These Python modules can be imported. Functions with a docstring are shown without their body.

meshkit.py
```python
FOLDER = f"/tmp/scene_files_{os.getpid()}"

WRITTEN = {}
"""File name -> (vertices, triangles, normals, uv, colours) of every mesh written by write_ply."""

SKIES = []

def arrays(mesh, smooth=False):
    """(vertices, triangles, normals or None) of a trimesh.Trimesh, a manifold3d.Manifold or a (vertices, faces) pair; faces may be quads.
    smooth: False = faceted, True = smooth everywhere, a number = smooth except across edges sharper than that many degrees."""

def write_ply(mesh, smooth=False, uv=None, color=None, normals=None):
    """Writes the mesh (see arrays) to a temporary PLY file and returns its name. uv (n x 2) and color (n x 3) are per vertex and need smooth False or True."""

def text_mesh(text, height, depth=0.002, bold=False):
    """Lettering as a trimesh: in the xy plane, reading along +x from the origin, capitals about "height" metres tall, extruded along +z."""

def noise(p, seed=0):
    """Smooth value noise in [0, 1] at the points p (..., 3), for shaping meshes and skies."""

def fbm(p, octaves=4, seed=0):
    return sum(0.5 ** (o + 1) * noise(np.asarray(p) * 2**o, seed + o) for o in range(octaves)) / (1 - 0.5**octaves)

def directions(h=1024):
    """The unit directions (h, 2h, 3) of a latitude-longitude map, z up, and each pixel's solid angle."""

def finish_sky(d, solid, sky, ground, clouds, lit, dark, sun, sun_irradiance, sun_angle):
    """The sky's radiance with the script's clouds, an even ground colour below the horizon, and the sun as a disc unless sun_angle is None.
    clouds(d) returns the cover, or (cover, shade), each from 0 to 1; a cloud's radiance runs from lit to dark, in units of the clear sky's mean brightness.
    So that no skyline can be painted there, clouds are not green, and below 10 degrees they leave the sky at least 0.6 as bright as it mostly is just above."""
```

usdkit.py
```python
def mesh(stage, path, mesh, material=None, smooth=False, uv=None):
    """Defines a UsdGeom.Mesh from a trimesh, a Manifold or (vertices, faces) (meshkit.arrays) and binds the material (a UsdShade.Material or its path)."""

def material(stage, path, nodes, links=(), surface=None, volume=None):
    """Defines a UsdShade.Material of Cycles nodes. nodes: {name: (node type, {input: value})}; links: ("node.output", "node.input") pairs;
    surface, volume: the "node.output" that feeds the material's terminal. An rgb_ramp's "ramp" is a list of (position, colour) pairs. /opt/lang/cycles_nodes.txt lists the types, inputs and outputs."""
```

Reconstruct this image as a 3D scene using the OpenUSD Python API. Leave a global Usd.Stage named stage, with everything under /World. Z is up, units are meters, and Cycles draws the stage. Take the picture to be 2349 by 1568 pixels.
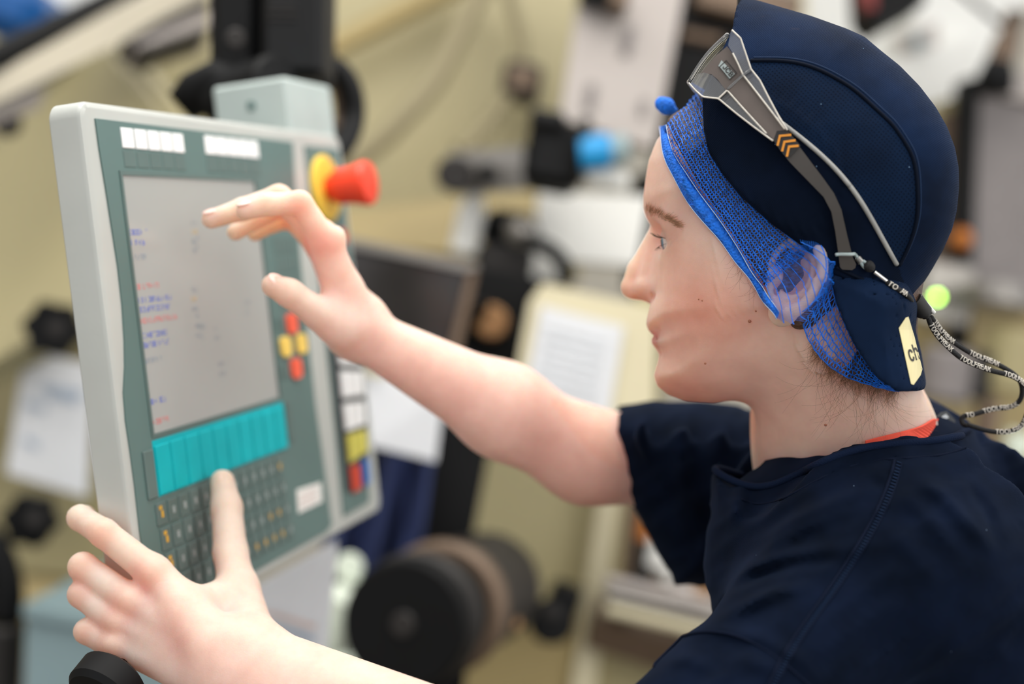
import math, random, time
import numpy as np, trimesh, manifold3d, shapely
import shapely.geometry as sg
from scipy import ndimage
from scipy.interpolate import CubicSpline
from scipy.spatial import cKDTree
import usdkit, meshkit
from pxr import Usd, UsdGeom, UsdLux, UsdShade, Gf, Sdf, Vt

T0 = time.time()
random.seed(7)
RNG = np.random.default_rng(7)
stage = Usd.Stage.CreateInMemory()
UsdGeom.SetStageUpAxis(stage, 'Z'); UsdGeom.SetStageMetersPerUnit(stage, 1.0)
world = UsdGeom.Xform.Define(stage, '/World')

# ------------------------------------------------------------------ camera
FP = 3000.0                                  # focal length in pixels of the 2349-wide frame
CX, CY = 1174.5, 784.0
ROLL = math.radians(10.0)
EYE = np.array([0.0, 0.0, 1.5])
RIGHT = np.array([math.cos(ROLL), 0, math.sin(ROLL)])
UPV = np.array([-math.sin(ROLL), 0, math.cos(ROLL)])
FWD = np.array([0.0, 1.0, 0.0])
cam = UsdGeom.Camera.Define(stage, '/World/camera')
cam.CreateHorizontalApertureAttr(36.0); cam.CreateVerticalApertureAttr(36.0 * 1568 / 2349)
cam.CreateFocalLengthAttr(36.0 * FP / 2349)
cam.CreateFStopAttr(2.0); cam.CreateFocusDistanceAttr(0.845)
cam.CreateClippingRangeAttr(Gf.Vec2f(0.05, 200))
m4 = Gf.Matrix4d(1)
for i, r in enumerate((RIGHT, UPV, -FWD)):
    m4.SetRow(i, Gf.Vec4d(*map(float, r), 0))
m4.SetRow(3, Gf.Vec4d(*map(float, EYE), 1))
cam.AddTransformOp().Set(m4)
cam.CreateExposureAttr(-0.33)

# ------------------------------------------------------------------ light: the hall's daylight and its ceiling lamps
dome = UsdLux.DomeLight.Define(stage, '/World/hall_daylight')
dome.CreateIntensityAttr(0.40); dome.CreateColorAttr(Gf.Vec3f(0.98, 0.98, 1.0))

def ceiling_lamp(name, pos, size, power, color=(1.0, 0.96, 0.90), aim=None):
    l = UsdLux.RectLight.Define(stage, '/World/' + name)
    l.CreateWidthAttr(size[0]); l.CreateHeightAttr(size[1]); l.CreateIntensityAttr(power); l.CreateColorAttr(Gf.Vec3f(*color))
    z = np.array([0, 0, 1.0]) if aim is None else np.asarray(pos, float) - np.asarray(aim, float)
    z /= np.linalg.norm(z); x = np.cross([0, 1, 0], z); x /= np.linalg.norm(x); y = np.cross(z, x)
    m = Gf.Matrix4d(1)
    for i, r in enumerate((x, y, z)):
        m.SetRow(i, Gf.Vec4d(*map(float, r), 0))
    m.SetRow(3, Gf.Vec4d(*map(float, pos), 1)); l.AddTransformOp().Set(m)
ceiling_lamp('ceiling_lamp', (-0.22, 0.92, 2.9), (2.0, 1.2), 6.4)
ceiling_lamp('ceiling_lamp_001', (0.2, 2.3, 3.9), (3.4, 0.5), 1.8)
ceiling_lamp('ceiling_lamp_003', (1.5, -0.8, 2.5), (1.4, 1.2), 4.5, (1.0, 0.97, 0.93), (0.25, 0.9, 1.4))
ceiling_lamp('ceiling_lamp_002', (-2.4, 0.2, 3.2), (0.8, 1.8), 2.0)

# ------------------------------------------------------------------ naming, tagging, frames
def C(px, py, d):
    """the camera-aligned point (right, up, away) seen at a pixel at depth d"""
    return np.array([(px - CX) / FP * d, (CY - py) / FP * d, d])
BASIS = np.stack([RIGHT, UPV, FWD])
def to_world(p):
    return np.asarray(p, float) @ BASIS + EYE
def to_cam(p):
    return (np.asarray(p, float) - EYE) @ BASIS.T
def at(px, py, d):
    return to_world(C(px, py, d))
USED = {}
def numbered(parent, name):
    k = (parent, name); n = USED.get(k, 0); USED[k] = n + 1
    return f'{parent}/{name}' + (f'_{n:03d}' if n else '')
ORIGIN = {}
def tag(p, label=None, cat=None, group=None, kind=None):
    for k, v in (('label', label), ('category', cat), ('group', group), ('kind', kind)):
        if v: p.SetCustomDataByKey(k, v)
    return p
def thing(name, label, cat, base, group=None, kind=None):
    path = numbered('/World', name); x = UsdGeom.Xform.Define(stage, path)
    x.AddTranslateOp().Set(Gf.Vec3d(*map(float, base))); ORIGIN[path] = np.asarray(base, float)
    return tag(x.GetPrim(), label, cat, group, kind)
def org(path):
    while path not in ORIGIN:
        path = path.rsplit('/', 1)[0]
        if not path or path == '/World': return np.zeros(3)
    return ORIGIN[path]
def part(parent, name, mesh, m, smooth=False, label=None, kind=None, color=None, camspace=False):
    """one mesh prim under a thing (or under a part of it); mesh in world metres, or camera-aligned metres with camspace"""
    ppath = str(parent.GetPath()) if parent is not None else '/World'
    path = numbered(ppath, name)
    if isinstance(mesh, (list,)): mesh = trimesh.util.concatenate([tm(x) for x in mesh])
    if hasattr(mesh, 'to_mesh') or isinstance(mesh, tuple):
        v, f, _ = meshkit.arrays(mesh); mesh = trimesh.Trimesh(v, f, process=False)
    v = np.array(mesh.vertices); f = np.array(mesh.faces)
    if camspace: v = to_world(v); f = f[:, ::-1]
    v = v - org(ppath)
    g = usdkit.mesh(stage, path, trimesh.Trimesh(v, f, process=False), M(m), smooth=smooth)
    if color is not None:
        UsdGeom.PrimvarsAPI(g).CreatePrimvar('tone', Sdf.ValueTypeNames.Color3fArray, 'vertex').Set(Vt.Vec3fArray.FromNumpy(np.asarray(color, np.float32)))
    return tag(g.GetPrim(), label, None, None, kind)
def single(name, label, cat, mesh, m, smooth=False, group=None, kind=None, camspace=False):
    p = part(None, name, mesh, m, smooth, camspace=camspace)
    return tag(p, label, cat, group, kind)
def curves(parent, name, lines, width, m, kind=None, label=None, camspace=True):
    ppath = str(parent.GetPath()); path = numbered(ppath, name)
    b = UsdGeom.BasisCurves.Define(stage, path)
    pts = np.vstack(lines); pts = (to_world(pts) if camspace else pts) - org(ppath)
    b.CreateTypeAttr('linear'); b.CreateCurveVertexCountsAttr(Vt.IntArray([len(l) for l in lines]))
    b.CreatePointsAttr(Vt.Vec3fArray.FromNumpy(pts.astype(np.float32)))
    w = np.asarray(width, np.float32)
    if w.ndim == 0: w = np.full(len(pts), float(w), np.float32)
    b.CreateWidthsAttr(Vt.FloatArray.FromNumpy(w)); b.SetWidthsInterpolation('vertex')
    UsdShade.MaterialBindingAPI.Apply(b.GetPrim()).Bind(M(m))
    return tag(b.GetPrim(), label, None, None, kind)

# ------------------------------------------------------------------ materials
MATS = {}
def srgb(r, g, b):
    return tuple((c / 255 / 12.92) if c <= 10.3 else ((c / 255 + 0.055) / 1.055) ** 2.4 for c in (r, g, b))
def M(name):
    return MATS[name] if isinstance(name, str) else name
def plain(name, col, rough=0.5, metallic=0.0, vary=0.06, scale=30, bump=0.0, bscale=400, bdist=0.0004, **kw):
    """a surface of one colour with a little grain of tone and fine relief"""
    lo = tuple(max(0, c * (1 - vary)) for c in col); hi = tuple(min(1, c * (1 + vary)) for c in col)
    nodes = {'tc': ('texture_coordinate', {}), 'n': ('noise_texture', {'scale': scale, 'detail': 1}), 'r': ('rgb_ramp', {'ramp': [(0.3, lo), (0.7, hi)]}),
             'p': ('principled_bsdf', {'roughness': rough, 'metallic': metallic, **kw})}
    links = [('tc.object', 'n.vector'), ('n.fac', 'r.fac'), ('r.color', 'p.base_color')]
    if bump:
        nodes['b'] = ('noise_texture', {'scale': bscale, 'detail': 0}); nodes['bm'] = ('bump', {'strength': bump, 'distance': bdist})
        links += [('tc.object', 'b.vector'), ('b.fac', 'bm.height'), ('bm.normal', 'p.normal')]
    MATS[name] = usdkit.material(stage, '/World/Looks/' + name, nodes, links, surface='p.BSDF')
    return MATS[name]
def emit(name, col, strength):
    MATS[name] = usdkit.material(stage, '/World/Looks/' + name, {'p': ('principled_bsdf', {'base_color': tuple(c * 0.3 for c in col), 'emission_color': col, 'emission_strength': strength})}, [], surface='p.BSDF')
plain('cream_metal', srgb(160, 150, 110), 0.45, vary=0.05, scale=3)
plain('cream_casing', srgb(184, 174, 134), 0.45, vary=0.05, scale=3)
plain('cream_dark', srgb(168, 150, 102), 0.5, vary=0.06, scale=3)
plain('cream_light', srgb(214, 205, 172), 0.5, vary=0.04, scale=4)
plain('housing_grey', srgb(180, 183, 177), 0.42, vary=0.03, scale=25, bump=0.1)
plain('housing_side', srgb(168, 180, 176), 0.5, vary=0.05, scale=20, bump=0.1)
plain('face_green', srgb(88, 113, 109), 0.45, vary=0.04, scale=14)
plain('key_green', srgb(86, 106, 102), 0.45, vary=0.05, scale=20)
plain('key_dark', srgb(40, 46, 48), 0.5)
plain('key_teal', srgb(0, 172, 180), 0.45, specular_ior_level=0.2, vary=0.05, scale=40)
plain('key_white', srgb(238, 238, 236), 0.45, vary=0.03)
plain('print_white', srgb(205, 212, 210), 0.5)
plain('print_dim', srgb(150, 160, 158), 0.5)
plain('rail_beige', srgb(196, 188, 168), 0.5, vary=0.04, scale=4)
plain('print_yellow', srgb(205, 160, 50), 0.5)
plain('key_yellow', srgb(236, 200, 92), 0.45)
plain('key_olive', srgb(205, 196, 84), 0.45)
plain('key_red', srgb(238, 92, 62), 0.45)
plain('key_redder', srgb(210, 62, 32), 0.45)
plain('key_blue', srgb(20, 96, 170), 0.45)
plain('stop_red', srgb(246, 66, 32), 0.35, vary=0.03)
plain('stop_yellow', srgb(236, 200, 66), 0.5, vary=0.04)
plain('black_paint', srgb(12, 13, 14), 0.5, specular_ior_level=0.25, vary=0.2, scale=12)
plain('black_soft', srgb(6, 7, 8), 0.6, specular_ior_level=0.2, vary=0.2, scale=12)
plain('charcoal', srgb(38, 35, 33), 0.5, specular_ior_level=0.35, vary=0.12, scale=12)
plain('grey_metal', srgb(150, 146, 140), 0.35, 0.7, vary=0.1, scale=15)
plain('brown_metal', srgb(110, 92, 76), 0.5, 0.4, vary=0.15, scale=15)
plain('paper', srgb(218, 220, 222), 0.8, vary=0.02, scale=8)
plain('paper_print', srgb(170, 182, 196), 0.8)
plain('paper_pink', srgb(214, 196, 190), 0.8)
plain('sign_pink', srgb(178, 170, 164), 0.55, vary=0.04, scale=6)
plain('sign_mark', srgb(128, 122, 120), 0.6)
plain('bright_blue', srgb(14, 140, 200), 0.4)
plain('deep_blue', srgb(0, 80, 146), 0.4)
plain('navy_cloth', srgb(46, 58, 100), 0.9, vary=0.15, scale=12)
plain('pale_mint', srgb(222, 232, 214), 0.5)
plain('blue_grey', srgb(128, 150, 154), 0.6, vary=0.06, scale=6)
plain('off_white', srgb(232, 232, 226), 0.5, vary=0.03, scale=5)
plain('hose_beige', srgb(150, 140, 108), 0.6)
plain('floor_grey', srgb(120, 112, 100), 0.6, vary=0.1, scale=4)
plain('orange', srgb(190, 110, 30), 0.5)
plain('dark_red', srgb(120, 20, 14), 0.5)
plain('brass', srgb(170, 130, 90), 0.35, 0.8)
emit('green_lamp', srgb(150, 205, 70), 30.0)
emit('screen_glow', srgb(176, 178, 170), 0.22)

# ------------------------------------------------------------------ mesh helpers
def tm(x):
    if isinstance(x, trimesh.Trimesh): return x
    v, f, _ = meshkit.arrays(x); return trimesh.Trimesh(v, f, process=False)
def hull(pts):
    return trimesh.convex.convex_hull(np.asarray(pts, float))
def rbox(size, bevel=0.004):
    """box centred on the origin with chamfered edges"""
    s = np.asarray(size, float) / 2; b = min(bevel, *(s * 0.6)); pts = []
    for sx in (-1, 1):
        for sy in (-1, 1):
            for sz in (-1, 1):
                for k in range(3):
                    o = s - b; o[k] = s[k]; pts.append(o * (sx, sy, sz))
    return hull(pts)
def place(mesh, origin, ex, ey, ez):
    m = mesh.copy(); m.vertices = np.asarray(origin) + m.vertices @ np.stack([ex, ey, ez]).astype(float)
    if np.linalg.det(np.stack([ex, ey, ez])) < 0: m.faces = m.faces[:, ::-1]
    return m
def rotz(deg):
    a = math.radians(deg); return np.array([math.cos(a), math.sin(a), 0]), np.array([-math.sin(a), math.cos(a), 0]), np.array([0, 0, 1.0])
def wbox(px0, py0, px1, py1, d, depth, yaw=0, bevel=0.006, roll=0):
    """an upright box standing in the hall: pixel rectangle of its front face, distance, depth away from the lens"""
    c = at((px0 + px1) / 2, (py0 + py1) / 2, d); w = abs(px1 - px0) / FP * d; h = abs(py1 - py0) / FP * d
    ex, ey, ez = rotz(yaw)
    if roll:
        a = math.radians(roll); ex, ez = ex * math.cos(a) + ez * math.sin(a), ez * math.cos(a) - ex * math.sin(a)
    return place(rbox((w, depth, h), bevel), c + ey * depth / 2, ex, ey, ez)
def tube(points, r, sides=10, caps=True):
    p = np.asarray(points, float); n = len(p); t = np.gradient(p, axis=0); t /= np.linalg.norm(t, axis=1, keepdims=True) + 1e-12
    a = np.cross(t[0], [0.3, 0.5, 0.81]); a /= np.linalg.norm(a); A = [a]
    for i in range(1, n):
        a = A[-1] - t[i] * (A[-1] @ t[i]); A.append(a / (np.linalg.norm(a) + 1e-12))
    A = np.array(A); B = np.cross(t, A); ang = np.arange(sides) * 2 * np.pi / sides
    rr = np.broadcast_to(np.asarray(r, float), (n,))
    v = p[:, None] + rr[:, None, None] * (np.cos(ang)[None, :, None] * A[:, None] + np.sin(ang)[None, :, None] * B[:, None])
    i, j = np.meshgrid(np.arange(n - 1), np.arange(sides), indexing='ij'); jn = (j + 1) % sides
    q = np.stack([i * sides + j, i * sides + jn, (i + 1) * sides + jn, (i + 1) * sides + j], -1).reshape(-1, 4)
    f = np.vstack([q[:, [0, 1, 2]], q[:, [0, 2, 3]]]); v = v.reshape(-1, 3)
    if caps:
        v = np.vstack([v, p[0], p[-1]]); k = np.arange(sides); kn = (k + 1) % sides; e = (n - 1) * sides
        f = np.vstack([f, np.stack([kn, k, np.full(sides, n * sides)], 1), np.stack([e + k, e + kn, np.full(sides, n * sides + 1)], 1)])
    return trimesh.Trimesh(v, f, process=False)
def spline(pts, n):
    p = np.asarray(pts, float); s = np.r_[0, np.cumsum(np.linalg.norm(np.diff(p, axis=0), axis=1))]
    return CubicSpline(s, p)(np.linspace(0, s[-1], n))
def polyline(pts, n):
    p = np.asarray(pts, float); s = np.r_[0, np.cumsum(np.linalg.norm(np.diff(p, axis=0), axis=1))]
    u = np.linspace(0, s[-1], n); return np.stack([np.interp(u, s, p[:, k]) for k in range(p.shape[1])], 1)
def lathe(profile, origin, axis, sides=40):
    """profile: (radius, distance along the axis) pairs"""
    z = np.asarray(axis, float) / np.linalg.norm(axis); x = np.cross(z, [0.12, 0.9, 0.3]); x /= np.linalg.norm(x); y = np.cross(z, x)
    m = trimesh.creation.revolve(np.asarray(profile, float), sections=sides)
    return place(m, origin, x, y, z)
def ball(c, r, sub=2):
    m = trimesh.creation.icosphere(sub); m.vertices = m.vertices * np.asarray(r) + np.asarray(c); return m
def prism(poly, h, z0=0.0):
    m = trimesh.creation.extrude_polygon(poly if isinstance(poly, sg.Polygon) else sg.Polygon(poly), h, engine='earcut'); m.apply_translation([0, 0, z0]); return m

# ------------------------------------------------------------------ implicit modelling (camera-aligned metres: right, up, away)
def smin(a, b, k):
    h = np.clip(0.5 + 0.5 * (b - a) / k, 0, 1); return b + (a - b) * h - k * h * (1 - h)
def smax(a, b, k):
    return -smin(-a, -b, k)
def cone(P, a, b, ra, rb):
    ab = b - a; q = P - a; t = np.clip((q @ ab) / (ab @ ab + 1e-12), 0, 1); q -= t[:, None] * ab
    return np.sqrt(np.einsum('ij,ij->i', q, q)) - (ra + (rb - ra) * t)
def ellipsoid(P, c, axes, r):
    q = (P - c) @ np.asarray(axes).T / r; k0 = np.linalg.norm(q, axis=1); k1 = np.linalg.norm(q / r, axis=1)
    return k0 * (k0 - 1) / np.maximum(k1, 1e-9)
def chain(P, joints, k=0.003):
    d = None
    for (a, ra), (b, rb) in zip(joints[:-1], joints[1:]):
        e = cone(P, a, b, ra, rb); d = e if d is None else smin(d, e, k)
    return d
class Flat:
    """signed distance to an outline in a plane, sampled on a grid"""
    def __init__(self, poly, h, pad):
        poly = np.asarray(poly, float); self.h = h; self.lo = poly.min(0) - pad; n = np.ceil((poly.max(0) + pad - self.lo) / h).astype(int) + 1
        g = np.stack(np.meshgrid(*[np.arange(k) * h + l for k, l in zip(n, self.lo)], indexing='ij'), -1).reshape(-1, 2)
        best = np.full(len(g), 1e9); inside = np.zeros(len(g), bool)
        for a, b in zip(poly, np.roll(poly, -1, 0)):
            ab = b - a; t = np.clip(((g - a) @ ab) / (ab @ ab + 1e-15), 0, 1); best = np.minimum(best, np.linalg.norm(g - a - t[:, None] * ab, axis=1))
            c = ((a[1] > g[:, 1]) != (b[1] > g[:, 1])); x = a[0] + (g[:, 1] - a[1]) / (b[1] - a[1] + 1e-15) * ab[0]; inside ^= c & (g[:, 0] < x)
        self.d = np.where(inside, -best, best).reshape(n)
        self.d = ndimage.gaussian_filter(self.d, 0.8)
    def __call__(self, u, v):
        q = np.stack([(u - self.lo[0]) / self.h, (v - self.lo[1]) / self.h])
        over = sum(np.maximum(0, -q[i]) + np.maximum(0, q[i] - self.d.shape[i] + 1) for i in range(2)) * self.h
        return ndimage.map_coordinates(self.d, q, order=1, mode='nearest') + over
def inflate(d2, y, W, T, q=2.3, p=2.0):
    """gives an outline's distance field d2 a rounded thickness W on both sides (|y|)"""
    u = np.abs(y) / W; uc = np.minimum(u, 0.985); s = np.maximum(1 - uc ** q, 1e-6)
    g = T * (1 - s ** (1 / p)); gp = T / p * s ** (1 / p - 1) * q * uc ** (q - 1) / W
    return np.maximum((d2 + g) / np.sqrt(1 + gp * gp), (u - 1) * W)
def surface(fn, lo, hi, h, B=6, newton=0, pad=.004):
    """closed triangle mesh of fn = 0 (surface nets), evaluated only near the surface"""
    lo = np.asarray(lo, float); n = np.ceil((np.asarray(hi) - lo) / (h * B)).astype(int); N = n * B + 1
    bc = np.stack(np.meshgrid(*[(np.arange(k) + 0.5) * B * h + l for k, l in zip(n, lo)], indexing='ij'), -1).reshape(-1, 3)
    fc = np.concatenate([fn(c) for c in np.array_split(bc, max(1, len(bc) // 400))])
    half = B * h * math.sqrt(3) / 2
    sgn = np.where(fc < 0, -1.0, 1.0).reshape(n).astype(np.float32)
    D = np.ones(N, np.float32); D[:-1, :-1, :-1] = np.repeat(np.repeat(np.repeat(sgn, B, 0), B, 1), B, 2)
    near = np.nonzero(np.abs(fc) < half * 1.35 + pad)[0]
    ij = np.stack(np.unravel_index(near, n), 1)
    loc = np.stack(np.meshgrid(*[np.arange(B + 1)] * 3, indexing='ij'), -1).reshape(-1, 3)
    for s in range(0, len(ij), 80):
        idx = ij[s:s + 80, None, :] * B + loc[None]
        i = idx.reshape(-1, 3); D[i[:, 0], i[:, 1], i[:, 2]] = fn(lo + i * h)
    D[0], D[-1] = np.maximum(D[0], 1e-6), np.maximum(D[-1], 1e-6); D[:, 0] = np.maximum(D[:, 0], 1e-6); D[:, -1] = np.maximum(D[:, -1], 1e-6); D[:, :, 0] = np.maximum(D[:, :, 0], 1e-6); D[:, :, -1] = np.maximum(D[:, :, -1], 1e-6)
    ins = D < 0; cnt = np.zeros(np.array(N) - 1, np.int8)
    for a in (0, 1):
        for b in (0, 1):
            for c in (0, 1):
                cnt += ins[a:N[0] - 1 + a, b:N[1] - 1 + b, c:N[2] - 1 + c]
    cells = np.stack(np.nonzero((cnt > 0) & (cnt < 8)), 1)
    vid = np.full(cnt.shape, -1, np.int32); vid[tuple(cells.T)] = np.arange(len(cells))
    acc = np.zeros((len(cells), 3)); num = np.zeros(len(cells))
    cor = [(a, b, c) for a in (0, 1) for b in (0, 1) for c in (0, 1)]
    val = {k: D[cells[:, 0] + k[0], cells[:, 1] + k[1], cells[:, 2] + k[2]] for k in cor}
    for k in cor:
        for ax in range(3):
            if k[ax]: continue
            k2 = list(k); k2[ax] = 1; a, b = val[k], val[tuple(k2)]; m = (a < 0) != (b < 0)
            t = a[m] / (a[m] - b[m]); pos = np.tile(np.array(k, float), (m.sum(), 1)); pos[:, ax] = t; acc[m] += pos; num[m] += 1
    V = lo + (cells + acc / num[:, None]) * h
    F = []
    for ax in range(3):
        s0 = [slice(1, None)] * 3; s0[ax] = slice(None); sl_a = [slice(1, N[k] - 1) for k in range(3)]; sl_a[ax] = slice(0, N[ax] - 1); sl_b = list(sl_a); sl_b[ax] = slice(1, N[ax])
        a, b = ins[tuple(sl_a)], ins[tuple(sl_b)]; off = np.array([1, 1, 1]); off[ax] = 0
        u, w = [(1, 2), (2, 0), (0, 1)][ax]
        for flip, mm in ((False, a & ~b), (True, ~a & b)):
            e = np.stack(np.nonzero(mm), 1) + off
            if not len(e): continue
            q = []
            for du, dw in ((-1, -1), (0, -1), (0, 0), (-1, 0)):
                c = e.copy(); c[:, u] += du; c[:, w] += dw; q.append(vid[c[:, 0], c[:, 1], c[:, 2]])
            q = np.stack(q, 1); q = q[:, ::-1] if flip else q; F.append(q)
    F = np.vstack(F); F = F[(F >= 0).all(1)]
    for _ in range(newton):
        e = h * 0.4; f0 = by_chunks(fn, V); g = np.stack([by_chunks(fn, V + np.eye(3)[k] * e) - f0 for k in range(3)], 1) / e
        st = f0[:, None] * g / np.maximum((g * g).sum(1, keepdims=True), 0.05); l = np.linalg.norm(st, axis=1, keepdims=True); V = V - st * np.minimum(1, 0.6 * h / np.maximum(l, 1e-9))
    return trimesh.Trimesh(V, np.vstack([F[:, [0, 1, 2]], F[:, [0, 2, 3]]]), process=False)
def relax(m, n=2, k=.5):
    """evens out the vertices of a mesh a little"""
    import scipy.sparse as sp
    e = m.edges_unique; N = len(m.vertices); A = sp.coo_matrix((np.ones(2 * len(e)), (np.r_[e[:, 0], e[:, 1]], np.r_[e[:, 1], e[:, 0]])), (N, N)).tocsr(); deg = np.maximum(np.asarray(A.sum(1)), 1); V = np.array(m.vertices)
    for _ in range(n): V = V + k * (A @ V / deg - V)
    m.vertices = V
def by_chunks(fn, V, n=8000):
    o = np.argsort(np.floor(V[:, 0] / 0.03) * 1e6 + np.floor(V[:, 1] / 0.03) * 1e3 + np.floor(V[:, 2] / 0.03)); out = np.empty(len(V))
    for s in range(0, len(V), n):
        out[o[s:s + n]] = fn(V[o[s:s + n]])
    return out
def box_far(P, c, r):
    """lower bound of the distance from this chunk of points to a ball"""
    lo, hi = P.min(0), P.max(0); q = np.clip(c, lo, hi); return np.linalg.norm(q - c) - r
class Group:
    def __init__(self, fn, c, r): self.fn, self.c, self.r = fn, np.asarray(c, float), r
    def __call__(self, P):
        far = box_far(P, self.c, self.r)
        if far > 0.05: return np.linalg.norm(P - self.c, axis=1) - self.r
        return self.fn(P)
def drape(fn, px, py, d0=0.6, d1=1.3, off=0.0):
    """where the sight lines through these points of a side view first meet the surface fn = off"""
    px, py = np.asarray(px, float), np.asarray(py, float); D = np.stack([(px - CX) / FP, (CY - py) / FP, np.ones_like(px)], 1); t = np.full(len(px), d0)
    live = np.arange(len(px))
    for _ in range(45):
        st = by_chunks(fn, D[live] * t[live, None]) - off; t[live] = np.minimum(t[live] + np.maximum(st, -0.004) * 0.85, d1)
        live = live[(np.abs(st) > 4e-5) & (t[live] < d1)]
        if not len(live): break
    return D * t[:, None]

# ------------------------------------------------------------------ the person: head
YAW = math.radians(18.0)
HF = np.array([-math.cos(YAW), 0, math.sin(YAW)])        # where the face looks
HL = np.array([-math.sin(YAW), 0, -math.cos(YAW)])       # her left, towards the lens
HU = np.array([0, 1.0, 0])
HC = np.array([0.197, 0.034, 0.8935])                    # midpoint of the line through the ears
HB = np.stack([HF, HL, HU])
def head_loc(P): return (P - HC) @ HB.T * 1000.0         # millimetres: forward, left, up
def head_cam(Q): return np.asarray(Q, float) / 1000.0 @ HB + HC
def px_loc(px, py, y=0.0):
    """the head-local (forward, up) of a pixel on the slice y millimetres to her left"""
    k = (np.asarray(px, float) - CX) / FP; y = y / 1000; c, s = math.cos(YAW), math.sin(YAW)
    x = (HC[0] - s * y - k * (HC[2] - c * y)) / (c + k * s); d = HC[2] + s * x - c * y
    return np.stack([x, (CY - np.asarray(py, float)) / FP * d - HC[1]], -1) * 1000

FACE = np.array([(30, 142), (62, 134), (85, 121), (97, 106), (102.5, 92), (105, 78), (106.5, 66), (105.5, 58), (101.5, 50), (98, 43), (97, 32), (97, 14), (98, 2), (100, -3), (102, -8), (104.5, -17), (105.2, -22), (103.5, -25.5),
                 (97.5, -28.5), (101.3, -32.5), (100.3, -36), (94, -42.5), (98, -50), (100.3, -57), (98, -65), (90, -71.5), (78, -75.5), (58, -76.5), (35, -72), (10, -64), (-30, -56), (-50, -36), (-68, 0), (-82, 50), (-82, 92), (-58, 122), (-20, 140)], float)
FACE2 = Flat(FACE, 1.0, 40)
WZ = np.array([-85, -72, -60, -45, -30, -10, 10, 30, 60, 90, 120, 140]); WW = np.array([40, 46, 52, 57, 61, 65, 67, 68.5, 71, 73, 70, 64])
TZ = np.array([-85, -50, -20, 20, 60, 140]); TT = np.array([62, 66, 66, 60, 60, 75])
def mc(P, a, b, ra, rb): return cone(P, np.array(a, float), np.array(b, float), ra, rb)
EYE_C = np.array([77.5, 32.0, 34.5])
def ear_loc(Q):
    c = np.array([-5.0, 70.5, 8.0]); out = np.array([0.22, 0.95, 0.1]); out /= np.linalg.norm(out)
    up = np.array([-0.27, -0.02, 0.96]); up -= out * (up @ out); up /= np.linalg.norm(up); fw = np.cross(up, out); fw = -fw if fw[0] < 0 else fw
    q = (Q - c) @ np.stack([fw, up, out]).T
    return q
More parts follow.
